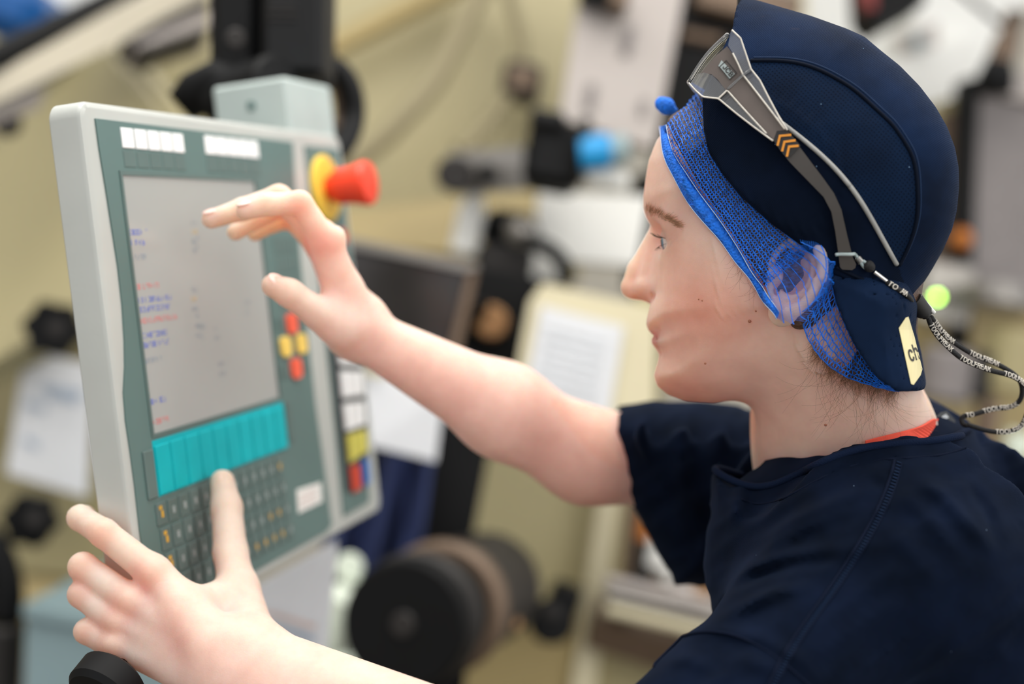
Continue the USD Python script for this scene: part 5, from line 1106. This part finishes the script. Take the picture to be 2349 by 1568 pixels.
# ------------------------------------------------------------------ the hall and the machines behind
def B(t, name, *a, mt='cream_metal', smooth=25, parent=None, **k):
    pk = {x: k.pop(x) for x in ('label', 'kind') if x in k}
    return part(parent or t, name, wbox(*a, **k), mt, smooth=smooth, **pk)
def quad(pts, th, bevel=0):
    """a plate through pixel corners with their own distances, th metres thick"""
    p = np.array([at(*q) for q in pts]); n = np.cross(p[1] - p[0], p[-1] - p[0]); n /= np.linalg.norm(n); n = n if n @ (p.mean(0) - EYE) > 0 else -n
    return hull(np.vstack([p, p + n * th]))
def cyl(a, b, r, sides=28, rim=.15):
    a, b = np.asarray(a, float), np.asarray(b, float); L = np.linalg.norm(b - a); e = min(r * rim, L * .3)
    return lathe([(0, 0), (r - e, 0), (r, e), (r, L - e), (r - e, L), (0, L)], a, b - a, sides)
def floor_box(x0, x1, y0, y1, z0, z1): 
    m = rbox((x1 - x0, y1 - y0, z1 - z0), .005); m.apply_translation([(x0 + x1) / 2, (y0 + y1) / 2, (z0 + z1) / 2]); return m
plain('print_faint', srgb(216, 220, 224), 0.8); plain('wall_paint', srgb(206, 200, 184), 0.7, vary=0.04, scale=3)
tag(part(None, 'floor', floor_box(-6, 6, -2, 6.2, -.1, 0), 'floor_grey'), kind='structure')
tag(part(None, 'wall_back', floor_box(-6, 6, 6.0, 6.2, 0, 4.6), 'wall_paint'), kind='structure')
tag(part(None, 'wall_left', floor_box(-6.2, -6, -2, 6.2, 0, 4.6), 'wall_paint'), kind='structure')

# the cream machine tool: its casing fills the picture behind the panel
mc_ = thing('machine_tool', 'large cream machine casing behind the control panel with sloping sides', 'machine', at(700, 800, 2.5) * [1, 1, 0])
part(mc_, 'casing', quad([(-400, -250, 2.62), (1330, -250, 2.62), (1330, 640, 2.62), (-400, 760, 2.62)], .5), 'cream_casing')
part(mc_, 'casing', quad([(-400, 700, 2.5), (300, 620, 2.5), (300, 1500, 2.5), (-400, 1500, 2.5)], .6), 'cream_metal')
part(mc_, 'wing_panel', quad([(-150, 480, 2.28), (250, 70, 2.42), (420, 260, 2.30), (330, 640, 2.18), (-150, 900, 2.1)], .06), 'cream_metal')
part(mc_, 'wing_edge', quad([(235, 75, 2.40), (300, 80, 2.46), (450, 290, 2.34), (405, 300, 2.28)], .06), 'cream_light')
part(mc_, 'step_panel', quad([(380, 210, 2.5), (500, 110, 2.5), (480, 330, 2.5), (400, 330, 2.5)], .05), 'cream_metal')
part(mc_, 'casing_lip', quad([(740, 130, 2.5), (1060, -40, 2.5), (1085, -22, 2.52), (745, 150, 2.52)], .04), 'cream_dark')
part(mc_, 'sill', quad([(780, 480, 2.45), (1230, 440, 2.45), (1235, 600, 2.42), (800, 560, 2.42)], .12), 'cream_dark')
part(mc_, 'ledge', quad([(-60, 1000, 2.3), (240, 1080, 2.3), (250, 1330, 2.3), (-60, 1300, 2.3)], .12), 'cream_metal')
part(mc_, 'base_panel', quad([(-60, 1290, 2.32), (260, 1330, 2.32), (260, 1420, 2.28), (-60, 1400, 2.28)], .15), 'cream_dark')
cab = thing('cabinet', 'cream cabinet standing behind the black spindle, under the forearm', 'cabinet', at(1250, 1400, 2.3) * [1, 1, 0])
part(cab, 'door', quad([(1090, 1040, 2.30), (1440, 1010, 2.30), (1400, 1750, 2.30), (1010, 1750, 2.30)], .05), 'cream_casing')
part(cab, 'door_edge', quad([(1395, 1000, 2.22), (1440, 1000, 2.22), (1345, 1750, 2.22), (1285, 1750, 2.22)], .06), 'cream_light', label='pale upright edge of the door')
part(cab, 'lower_panel', quad([(1010, 1480, 2.24), (1330, 1420, 2.24), (1310, 1750, 2.24), (960, 1750, 2.24)], .05), 'cream_dark')
# rails of the machine's sloping roof, top left
for i, (nm, lb, q, mt) in enumerate([('roof_rail', 'broad black rail crossing the top left corner', [(-60, 146, 1.9), (330, -48, 2.3), (330, 8, 2.3), (-60, 192, 1.9)], 'black_soft'), ('roof_rail', 'pale beige rail just below the broad black rail', [(-60, 192, 1.92), (480, -75, 2.35), (480, -2, 2.35), (-60, 262, 1.92)], 'rail_beige'),
                                     ('roof_rail', 'thin dark rail under the pale beige rail at the left edge', [(-60, 255, 1.95), (165, 143, 2.1), (165, 160, 2.1), (-60, 275, 1.95)], 'charcoal'), ('roof_rail', 'lower pinkish rail running into the black arm', [(300, 95, 2.2), (480, 12, 2.36), (480, 70, 2.36), (330, 112, 2.2)], 'sign_pink'),
                                     ('roof_rail', 'thin dark rail above the pinkish rail', [(285, 82, 2.18), (480, -12, 2.34), (480, 8, 2.34), (300, 96, 2.18)], 'charcoal'), ('roof_rail', 'thin dark rail below the pinkish rail', [(325, 104, 2.18), (480, 58, 2.34), (480, 76, 2.34), (340, 118, 2.18)], 'charcoal'),
                                     ('roof_rail', 'short pale rail under the thin dark rail at the left edge', [(-60, 280, 2.0), (110, 200, 2.1), (90, 250, 2.1), (-60, 300, 2.0)], 'sign_pink')]):
    single(nm, lb, 'rail', quad(q, .05), mt)
single('plastic_tub', 'deep blue plastic tub in the top left corner above the rails', 'tub', wbox(-80, -60, 92, 74, 2.3, .3, roll=-8, bevel=.04), 'deep_blue', smooth=25)
single('light_panel', 'pale blue-grey panel at the top edge right of the blue tub', 'panel', wbox(60, -80, 330, 70, 2.5, .03, roll=-20), 'off_white')
part(mc_, 'knob', cyl(at(15, 280, 2.1), at(17, 282, 2.06), .022), 'charcoal', smooth=30)
# suspension arm
arm = thing('suspension_arm', 'thick black suspension arm carrying the control panel from above', 'arm', at(605, 40, 1.30))
B(arm, 'column', 478, -180, 598, 205, 1.335, .09, mt='black_soft', roll=9, bevel=.012); B(arm, 'column_cover', 598, -180, 742, 172, 1.315, .10, mt='black_paint', roll=9, bevel=.008)
part(arm, 'swivel', cyl(at(505, 235, 1.36), at(640, 190, 1.30), .030), 'black_soft', smooth=30); part(arm, 'clamp_lever', tube(np.array([at(415, 245, 1.36), at(450, 215, 1.36), at(505, 190, 1.35), at(560, 205, 1.34)]), [.018, .024, .026, .022], 14), 'black_soft', smooth=True)
part(arm, 'bolt', cyl(at(540, 88, 1.318), at(541, 88, 1.31), .010), 'charcoal', smooth=30)
for k in range(3): B(arm, 'vent_slot', 612, 12 + k * 14, 680, 17 + k * 14, 1.313, .004, mt='charcoal', roll=9)
part(arm, 'cable_loop', tube(spline([at(735, 150, 1.5), at(775, 160, 1.5), at(808, 215, 1.5), at(812, 265, 1.5), at(795, 320, 1.48), at(765, 355, 1.45)], 30), .013, 12), 'black_soft', smooth=True)
part(arm, 'cable_loop', tube(spline([at(728, 165, 1.52), at(755, 175, 1.52), at(778, 220, 1.52), at(782, 262, 1.52), at(770, 300, 1.5)], 30), .008, 12), 'brown_metal', smooth=True)
single('hose', 'thick beige hose hanging across the casing beside the stop button', 'hose', tube(spline([at(1135, -60, 2.45), at(1060, 60, 2.44), at(1000, 180, 2.43), at(930, 265, 2.42), at(850, 340, 2.42), at(790, 375, 2.42)], 50), .021, 12), 'hose_beige', smooth=True)
single('hose', 'thin beige hose running up to the grey junction box', 'hose', tube(spline([at(1165, -60, 2.5), at(1180, 30, 2.5), at(1195, 90, 2.5), at(1190, 150, 2.5)], 40), .012, 12), 'hose_beige', smooth=True)
single('hose', 'beige hose curving down from the junction box to the grey bracket', 'hose', tube(spline([at(1165, 215, 2.48), at(1130, 270, 2.47), at(1085, 320, 2.46), at(1050, 345, 2.45)], 40), .015, 12), 'hose_beige', smooth=True)
jb = thing('junction_box', 'square grey-brown junction box on the cream casing', 'junction box', at(1195, 185, 2.5)); B(jb, 'box', 1152, 140, 1242, 226, 2.46, .08, mt='charcoal', bevel=.01); B(jb, 'lid', 1165, 152, 1230, 205, 2.452, .01, mt='brown_metal', bevel=.004)
# bracket with the black clamp and the blue spool
br = thing('clamp_bracket', 'grey metal bracket arm with a black clamp in front of the casing', 'bracket', at(1150, 400, 2.1))
part(br, 'arm', quad([(1025, 350, 2.15), (1200, 335, 2.1), (1205, 430, 2.1), (1045, 445, 2.15)], .06), 'grey_metal'); part(br, 'knuckle', cyl(at(1040, 400, 2.13), at(1044, 400, 2.08), .030), 'charcoal', smooth=30); part(br, 'pin', cyl(at(1115, 395, 2.12), at(1116, 395, 2.06), .014), 'black_soft', smooth=30)
B(br, 'clamp', 1205, 275, 1345, 425, 2.02, .14, mt='black_soft', bevel=.015); B(br, 'clamp_top', 1215, 250, 1300, 290, 2.0, .10, mt='black_paint', bevel=.012); part(br, 'clamp_shaft', cyl(at(1320, 340, 2.03), at(1345, 345, 2.03), .05), 'black_paint', smooth=30)
bs = thing('blue_spool', 'bright blue spool with a pale flange on the black clamp', 'spool', at(1385, 348, 2.0)); part(bs, 'barrel', cyl(at(1328, 352, 2.0), at(1400, 346, 2.0), .027), 'bright_blue', smooth=30); part(bs, 'flange', cyl(at(1398, 346, 2.0), at(1440, 343, 2.0), .024), 'blue_grey', smooth=30); B(bs, 'base', 1340, 385, 1445, 430, 2.02, .08, mt='off_white', bevel=.008)
sgn = thing('white_cover', 'tall pinkish-white cover plate behind the face with dark slots', 'cover', at(1420, 170, 2.2)); part(sgn, 'plate', quad([(1345, -120, 2.2), (1590, -120, 2.2), (1500, 340, 2.2), (1285, 268, 2.2)], .08), 'sign_pink')
for q in [(1345, 190, 1365, 250), (1430, 60, 1452, 125), (1470, 225, 1485, 265)]: B(sgn, 'slot', *q, 2.19, .008, mt='sign_mark')
B(sgn, 'top_bracket', 1330, -40, 1420, 5, 2.15, .1, mt='black_soft'); B(sgn, 'top_bracket', 1400, -40, 1445, 14, 2.12, .1, mt='brown_metal')
dk = thing('machine_stand', 'tall black frame standing behind the safety glasses', 'machine stand', at(1620, 300, 2.4)); part(dk, 'post', quad([(1560, -120, 2.4), (1735, -120, 2.4), (1690, 480, 2.4), (1510, 420, 2.4)], .15), 'black_soft'); part(dk, 'post', quad([(1460, 400, 2.42), (1560, 380, 2.42), (1500, 700, 2.42), (1440, 660, 2.42)], .1), 'black_soft'); B(dk, 'crossbar', 1560, 70, 1660, 95, 2.38, .04, mt='brown_metal'); B(dk, 'crossbar', 1600, -40, 1840, 40, 2.35, .06, mt='brown_metal', roll=-4)
# white boxes by the face
single('white_box', 'white box with a pale front just left of the eyebrow', 'box', quad([(1235, 440, 2.25), (1490, 450, 2.25), (1462, 610, 2.25), (1220, 590, 2.25)], .1), 'off_white')
single('white_bottle', 'small upright white bottle above the dark monitor', 'bottle', lathe([(0, 0), (.022, 0), (.024, .004), (.024, .075), (.015, .09), (.015, .105), (0, .105)], at(1062, 580, 2.2), UPV * .95 + RIGHT * .2, 24), 'off_white', smooth=30)
dm = thing('dark_motor', 'dark motor block beside the white bottle', 'motor', at(1165, 550, 2.2)); B(dm, 'housing', 1100, 480, 1235, 575, 2.2, .15, mt='black_soft', bevel=.02); part(dm, 'ball_cap', ball(at(1195, 530, 2.16), .026, 3), 'grey_metal', smooth=True); B(dm, 'foot', 1090, 560, 1225, 640, 2.18, .15, mt='charcoal', bevel=.012)
single('hose', 'short black hose bent beside the white box', 'hose', tube(spline([at(1205, 555, 2.1), at(1260, 572, 2.1), at(1292, 605, 2.1), at(1290, 650, 2.1)], 24), .013, 12), 'black_soft', smooth=True)
single('grey_tile', 'small pale tile below the short black hose', 'tile', wbox(1222, 580, 1285, 650, 2.15, .03), 'off_white')
# dark monitor
mo = thing('monitor', 'dark monitor with a grey frame right of the control panel', 'monitor', at(950, 680, 1.85)); part(mo, 'mount_bracket', quad([(900, 640, 1.9), (1120, 690, 1.9), (1100, 760, 2.0), (900, 720, 1.9)], .12), 'charcoal'); part(mo, 'frame', quad([(770, 545, 1.85), (1095, 612, 1.85), (1040, 860, 1.85), (740, 790, 1.85)], .05), 'charcoal'); part(mo, 'frame_edge', quad([(770, 538, 1.84), (1098, 606, 1.84), (1092, 626, 1.84), (770, 558, 1.84)], .02), 'grey_metal'); part(mo, 'frame_edge', quad([(1076, 618, 1.84), (1096, 618, 1.84), (1042, 858, 1.84), (1018, 852, 1.84)], .02), 'brown_metal')
plain('dark_glass', srgb(40, 37, 36), 0.12, vary=0.05); part(mo, 'screen', quad([(780, 570, 1.84), (1070, 628, 1.84), (1018, 848, 1.84), (750, 785, 1.84)], .012), 'dark_glass')
bp_ = thing('black_pedestal', 'black pedestal with a brassy knob between the monitor and the clipboard', 'pedestal', at(1130, 760, 2.0) * [1, 1, 0]); part(bp_, 'panel', quad([(1085, 610, 2.0), (1255, 640, 2.0), (1190, 900, 2.0), (1030, 860, 2.0)], .12), 'black_soft'); part(bp_, 'knob', cyl(at(1128, 738, 1.995), at(1127, 738, 1.97), .026), 'brass', smooth=30); part(bp_, 'leg', quad([(1000, 960, 1.95), (1130, 990, 1.95), (1070, 1310, 1.95), (940, 1310, 1.95)], .12), 'black_paint'); part(bp_, 'leg', quad([(1030, 850, 2.0), (1190, 890, 2.0), (1130, 1000, 1.97), (985, 980, 1.97)], .10), 'charcoal')
# clipboard
cbx = thing('clipboard', 'cream document holder with a white sheet behind the chin', 'document holder', at(1320, 800, 1.9)); part(cbx, 'board', quad([(1245, 650, 1.9), (1505, 705, 1.9), (1500, 960, 1.9), (1165, 960, 1.9), (1215, 690, 1.9)], .06), 'cream_light'); part(cbx, 'side', quad([(1500, 700, 1.9), (1545, 640, 2.1), (1520, 940, 2.1), (1440, 960, 1.9)], .03), 'cream_metal')
part(cbx, 'sheet', quad([(1242, 700, 1.893), (1432, 748, 1.893), (1396, 960, 1.893), (1195, 930, 1.893)], .002), 'paper')
for k in range(7): part(cbx, 'print_line', quad([(1252 - k * 4, 745 + k * 22, 1.890), (1395 - k * 4, 780 + k * 22, 1.890), (1394 - k * 4, 786 + k * 22, 1.890), (1251 - k * 4, 751 + k * 22, 1.890)], .001), 'print_faint', kind='stuff')
sh = thing('hanging_notice', 'white notice sheet hanging right of the coloured panel keys', 'paper sheet', at(930, 950, 1.75)); part(sh, 'paper', quad([(838, 850, 1.72), (1020, 900, 1.78), (1000, 1058, 1.78), (845, 1020, 1.72)], .002), 'paper'); part(sh, 'hanger', tube(np.array([at(900, 1010, 1.75), at(905, 1030, 1.84), at(910, 1030, 1.945)]), .006, 8), 'charcoal'); part(sh, 'clip_strip', quad([(838, 846, 1.718), (880, 855, 1.718), (880, 868, 1.718), (838, 858, 1.718)], .003), 'cream_light')
# below the panel
cl = thing('blue_overalls', 'dark blue cloth hanging below the control panel', 'cloth', at(860, 1180, 1.9))
g_ = np.stack(np.meshgrid(np.linspace(0, 1, 40), np.linspace(0, 1, 30), indexing='ij'), -1); fx = []
for u, v in g_.reshape(-1, 2): fx.append(at(770 + 230 * u - 40 * v, 1030 + 310 * v - 20 * u, 1.9 + .03 * math.sin(u * 17 + v * 3) + .015 * math.sin(u * 31)))
fx = np.array(fx).reshape(40, 30, 3); m_ = shell(fx, fx + FWD * .008); m_.faces = m_.faces if m_.volume > 0 else m_.faces[:, ::-1]; part(cl, 'cloth', m_, 'navy_cloth', smooth=True); B(cl, 'hook_bar', 770, 1010, 1000, 1060, 1.93, .05, mt='charcoal')
single('jar', 'pale round jar lid low beside the panel corner', 'jar', cyl(at(800, 1302, 1.75), at(801, 1300, 1.72), .019), 'pale_mint', smooth=30); single('bottle', 'pale yellow-green bottle standing below the round jar lid', 'bottle', lathe([(0, 0), (.026, 0), (.028, .006), (.028, .065), (.018, .08), (.014, .082), (.014, .095), (0, .095)], at(755, 1480, 1.72), UPV + RIGHT * .35 , 28), 'pale_mint', smooth=30)
ps = thing('printed_sheet', 'printed sheet hanging under the control panel by the wrist', 'paper sheet', at(670, 1430, 1.3)); part(ps, 'paper', quad([(560, 1360, 1.32), (775, 1240, 1.36), (730, 1700, 1.36), (560, 1700, 1.32)], .002), 'paper')
for k in range(12): part(ps, 'print_line', quad([(600, 1395 + k * 27, 1.318), (725 - k * 2, 1395 + k * 27 + 36, 1.345), (724 - k * 2, 1409 + k * 27 + 36, 1.345), (600, 1404 + k * 27, 1.318)], .001), 'paper_print' if k % 4 else 'paper_pink', kind='stuff')
single('green_tray', 'pale green tray under the black spindle', 'tray', quad([(760, 1470, 2.1), (930, 1440, 2.1), (930, 1560, 2.0), (740, 1600, 2.0)], .02), 'pale_mint')
# spindle
sp = thing('spindle', 'big black spindle with two flanges on a black stand below the forearm', 'spindle', at(985, 1700, 1.7) * [1, 1, 0])
A_, E_2 = at(925, 1432, 1.60), at(1120, 1345, 2.0); ax_ = E_2 - A_
part(sp, 'front_flange', cyl(A_, A_ + ax_ * .10, .079, 40, .06), 'black_soft', smooth=30); part(sp, 'flange_rim', cyl(A_ + ax_ * .10, A_ + ax_ * .17, .084, 40, .1), 'charcoal', smooth=30); part(sp, 'neck', cyl(A_ + ax_ * .17, A_ + ax_ * .36, .070, 40, .05), 'black_soft', smooth=30); part(sp, 'rear_flange', cyl(A_ + ax_ * .36, A_ + ax_ * .46, .090, 40, .1), 'brown_metal', smooth=30); part(sp, 'drum', cyl(A_ + ax_ * .46, A_ + ax_ * 1.0, .084, 40, .1), 'charcoal', smooth=30); part(sp, 'hub', cyl(A_ - ax_ * .01, A_ + ax_ * .02, .016), 'charcoal', smooth=30)
part(sp, 'stand', quad([(960, 1470, 1.72), (1075, 1470, 1.72), (1030, 1900, 1.72), (900, 1900, 1.72)], .12), 'black_soft'); part(sp, 'grease_nipple', cyl(at(1170, 1412, 1.85), at(1180, 1440, 1.85), .012), 'brass', smooth=30)
kb = thing('toggle_clamp', 'black clamp knob in front of the pale cabinet edge', 'knob', at(1265, 1400, 2.1)); part(kb, 'handle', cyl(at(1262, 1425, 2.1), at(1266, 1424, 2.03), .036), 'black_soft', smooth=30); B(kb, 'bracket', 1255, 1345, 1325, 1450, 2.12, .06, mt='black_paint', roll=-10); part(kb, 'boss', cyl(at(1266, 1402, 2.04), at(1266, 1402, 2.02), .012), 'charcoal', smooth=30)
# shelf of tooling seen between the sleeves
tr = thing('tool_shelf', 'wooden-brown tool shelf seen between the two sleeves', 'shelf', at(1520, 1420, 2.2)); part(tr, 'shelf_board', quad([(1370, 1370, 2.2), (1680, 1470, 2.2), (1680, 1520, 2.15), (1370, 1420, 2.15)], .06), 'brown_metal'); part(tr, 'back_panel', quad([(1400, 1120, 2.4), (1720, 1150, 2.4), (1680, 1480, 2.4), (1370, 1400, 2.4)], .04), 'brown_metal'); part(tr, 'lower_panel', quad([(1370, 1440, 2.25), (1640, 1530, 2.25), (1620, 1800, 2.25), (1330, 1800, 2.25)], .05), 'cream_metal')
tls = [('silver socket on the tool shelf by the pale cabinet edge', 1432, 1400, .022, 'grey_metal'), ('pale cream roll leaning on the tool shelf', 1500, 1300, .026, 'off_white'), ('brown ring standing on the tool shelf behind the silver socket', 1470, 1330, .020, 'charcoal'), ('pinkish collet on the tool shelf close to the sleeve', 1560, 1360, .024, 'sign_pink'), ('brass bushing at the right end of the tool shelf', 1590, 1420, .020, 'brass'), ('white cap under the hanging sleeve on the tool shelf', 1530, 1335, .016, 'off_white'), ('orange stop at the back of the tool shelf', 1480, 1240, .018, 'orange'), ('steel mandrel lying on the tool shelf', 1545, 1400, .014, 'grey_metal')]
for k, (lb, px, py, r, mt) in enumerate(tls):
    a = at(px, py, 2.16); single('tool_part', lb, lb.split(' on ')[0].split()[1] if k != 1 else 'roll', cyl(a, a + (UPV + RIGHT * .2) * (.05 + .01 * (k % 3)) if k != 7 else a + RIGHT * .09, r, 20, .2), mt, smooth=30)
for k in range(3): single('slide_bar', ['upper pale slide bar under the tool shelf parts', 'middle pale slide bar under the tool shelf parts', 'lowest pale slide bar under the tool shelf parts'][k], 'bar', cyl(at(1390, 1330 + k * 32, 2.12), at(1640, 1390 + k * 32, 2.12), .010, 12), ['sign_pink', 'grey_metal', 'cream_light'][k], smooth=30)
# left edge
for lb, q, ln in [('white instruction sheet on the casing left of the panel', [(55, 805, 2.2), (215, 835, 2.2), (200, 1140, 2.2), (15, 1085, 2.2)], 3)]:
    s_ = thing('instruction_sheet', lb, 'paper sheet', at(110, 950, 2.2)); part(s_, 'paper', quad(q, .002), 'paper')
    for k, (x0, y0, x1) in enumerate([(95, 880, 190), (60, 915, 105), (55, 1000, 90), (110, 895, 180)]): part(s_, 'print_line', quad([(x0, y0, 2.197), (x1, y0 + 16, 2.197), (x1 - 2, y0 + 32, 2.197), (x0 - 2, y0 + 16, 2.197)], .001), 'paper_print', kind='stuff')
def star_knob(lb, px, py, d, r):
    t = thing('star_knob', lb, 'knob', at(px, py, d)); th = np.linspace(0, 2 * np.pi, 73)[:-1]; rr = r * (1 + .09 * np.cos(th * 6)); m = prism(np.c_[rr * np.cos(th), rr * np.sin(th)], .03); part(t, 'grip', place(m, at(px, py, d), *[np.array(v, float) for v in ((1, 0, 0), (0, 0, 1), (0, -1, 0))]), 'black_soft', smooth=30)
    part(t, 'hub', cyl(at(px, py, d - .03), at(px, py, d - .038), r * .3), 'charcoal', smooth=30); part(t, 'shaft', cyl(at(px, py, d), at(px, py, d + .1), r * .25), 'charcoal', smooth=30)
star_knob('black star knob above the instruction sheet', 130, 754, 2.1, .042); star_knob('black star knob below the instruction sheet', 79, 1190, 2.1, .040)
hd = thing('lever_handle', 'black lever handle at the left edge below the star knobs', 'lever', at(10, 1340, 2.0)); part(hd, 'grip', tube(spline([at(-40, 1230, 2.0), at(0, 1290, 2.0), at(14, 1350, 2.0), at(8, 1420, 2.0)], 20), .026, 14), 'black_soft', smooth=True); part(hd, 'socket', cyl(at(0, 1430, 2.0), at(-10, 1620, 2.0), .036), 'charcoal', smooth=30)
bn = thing('blue_bin', 'blue-grey bin below the hand at the lower left', 'bin', at(150, 1500, 1.9)); part(bn, 'bin_body', quad([(60, 1400, 1.9), (480, 1480, 1.9), (480, 1900, 1.9), (50, 1900, 1.9)], .35), 'blue_grey'); part(bn, 'bin_rim', quad([(52, 1388, 1.89), (482, 1470, 1.89), (482, 1492, 1.89), (52, 1412, 1.89)], .37), 'blue_grey')
# right-hand side
wm = thing('white_machine', 'white machine head behind the top of the cap', 'machine', at(2000, 100, 3.0)); part(wm, 'cover', quad([(1838, -150, 3.0), (2010, -150, 3.0), (2130, 180, 3.0), (2210, 420, 3.0), (1830, 300, 3.0)], .3), 'off_white'); part(wm, 'arm_cover', quad([(2130, -120, 2.9), (2420, -120, 2.9), (2300, 140, 2.9), (2180, 260, 2.9), (2090, 80, 2.9)], .2), 'off_white'); part(wm, 'lower_cover', quad([(2000, 150, 2.85), (2240, 80, 2.85), (2260, 230, 2.85), (2120, 300, 2.85)], .2), 'off_white'); part(wm, 'edge_trim', quad([(1830, -150, 2.98), (1850, -150, 2.98), (1850, 80, 2.98), (1830, 80, 2.98)], .05), 'cream_light'); part(wm, 'port', cyl(at(2105, 95, 2.85), at(2106, 95, 2.80), .016), 'blue_grey', smooth=30)
part(wm, 'shadow_gap', quad([(2060, 80, 2.88), (2150, 50, 2.88), (2150, 110, 2.88), (2080, 130, 2.88)], .05), 'sign_pink')
cam_ = thing('black_device', 'black and red device hanging at the top edge above the cap', 'device', at(2050, 20, 2.4)); part(cam_, 'body', quad([(1980, -120, 2.4), (2130, -120, 2.4), (2122, 8, 2.4), (2020, 66, 2.4), (1990, 30, 2.4)], .12), 'black_soft'); part(cam_, 'red_cap', quad([(1968, -60, 2.38), (2010, -60, 2.38), (2010, 20, 2.38), (1990, 18, 2.38)], .05), 'dark_red')
gun = thing('air_gun', 'brown and black air gun hanging at the top right', 'tool', at(2290, 150, 2.5)); part(gun, 'grip', tube(spline([at(2330, 30, 2.5), at(2312, 90, 2.5), at(2290, 150, 2.5)], 16), [.020] * 8 + [.026] * 8, 14), 'brown_metal', smooth=True); part(gun, 'nozzle', tube(np.array([at(2292, 140, 2.5), at(2285, 175, 2.5), at(2282, 212, 2.5)]), [.026, .036, .034], 14), 'black_soft', smooth=True); part(gun, 'trigger', cyl(at(2325, 40, 2.49), at(2340, 45, 2.49), .018), 'charcoal', smooth=30); part(gun, 'air_line', tube(spline([at(2150, -60, 2.6), at(2240, 10, 2.58), at(2300, 60, 2.55)], 20), .006, 8), 'charcoal', smooth=True)
rp = thing('rack_post', 'black rack post with a grey-beige door right of the cap', 'rack', at(2230, 700, 2.6) * [1, 1, 0]); part(rp, 'post', quad([(2212, 180, 2.6), (2248, 175, 2.6), (2222, 900, 2.6), (2182, 900, 2.6)], .06), 'black_soft'); part(rp, 'door', quad([(2244, 205, 2.62), (2420, 190, 2.62), (2420, 720, 2.62), (2216, 640, 2.62)], .05), 'sign_mark'); part(rp, 'door_top', quad([(2244, 190, 2.60), (2420, 150, 2.60), (2420, 240, 2.60), (2244, 210, 2.60)], .05), 'sign_pink'); part(rp, 'side_strip', quad([(2160, 260, 2.66), (2215, 250, 2.66), (2190, 720, 2.66), (2130, 720, 2.66)], .04), 'brown_metal'); part(rp, 'cream_box', quad([(2110, 250, 2.68), (2220, 210, 2.68), (2220, 330, 2.68), (2130, 350, 2.68)], .04), 'cream_metal'); part(rp, 'foot_panel', quad([(2090, 560, 2.75), (2420, 640, 2.75), (2420, 1500, 2.75), (2050, 1500, 2.75)], .05), 'cream_dark')
single('orange_lamp', 'dull orange lamp glass behind the back of the cap', 'lamp', ball(at(2206, 548, 2.55), .020, 3), 'orange', smooth=True)
gl_ = thing('green_indicator', 'small green indicator light right of the cap brim', 'indicator light', at(2150, 681, 2.5)); part(gl_, 'bulb', ball(at(2150, 681, 2.50), .0060, 2), 'green_lamp', smooth=True); part(gl_, 'socket', cyl(at(2150, 681, 2.515), at(2150, 681, 2.53), .012), 'charcoal', smooth=30); B(gl_, 'panel', 2110, 600, 2235, 745, 2.53, .03, mt='grey_metal', bevel=.01)
rt = [('grey steel chuck behind the slider of the cord', 2290, 680, .06, .05, 'grey_metal'), ('dark brown casting behind the lettered cord', 2235, 860, .035, .09, 'charcoal'), ('cream cover plate behind the lettered cord loop', 2320, 830, .05, .12, 'cream_metal'), ('brown rod upright between the cord strands', 2255, 1010, .022, .16, 'brown_metal'), ('pale grey box behind the nape', 2170, 860, .05, .10, 'sign_mark'), ('bluish fitting at the right edge beside the back', 2325, 1090, .035, .05, 'blue_grey'), ('pale mint fitting at the right edge above the bluish one', 2335, 1020, .025, .05, 'pale_mint'), ('black motor low at the right edge', 2340, 1200, .04, .10, 'black_soft')]
for k, (lb, px, py, r, h, mt) in enumerate(rt):
    a = at(px, py, 2.45); u_ = UPV * .985 + RIGHT * .17; single('machine_fitting', lb, lb.split(' behind')[0].split(' at ')[0].split(' upright')[0].split(' low')[0].split()[-1] if k != 7 else 'motor', cyl(a - u_ * h / 2, a + u_ * h / 2, r, 24, .2), mt, smooth=30)
print('hall', round(time.time() - T0, 1))
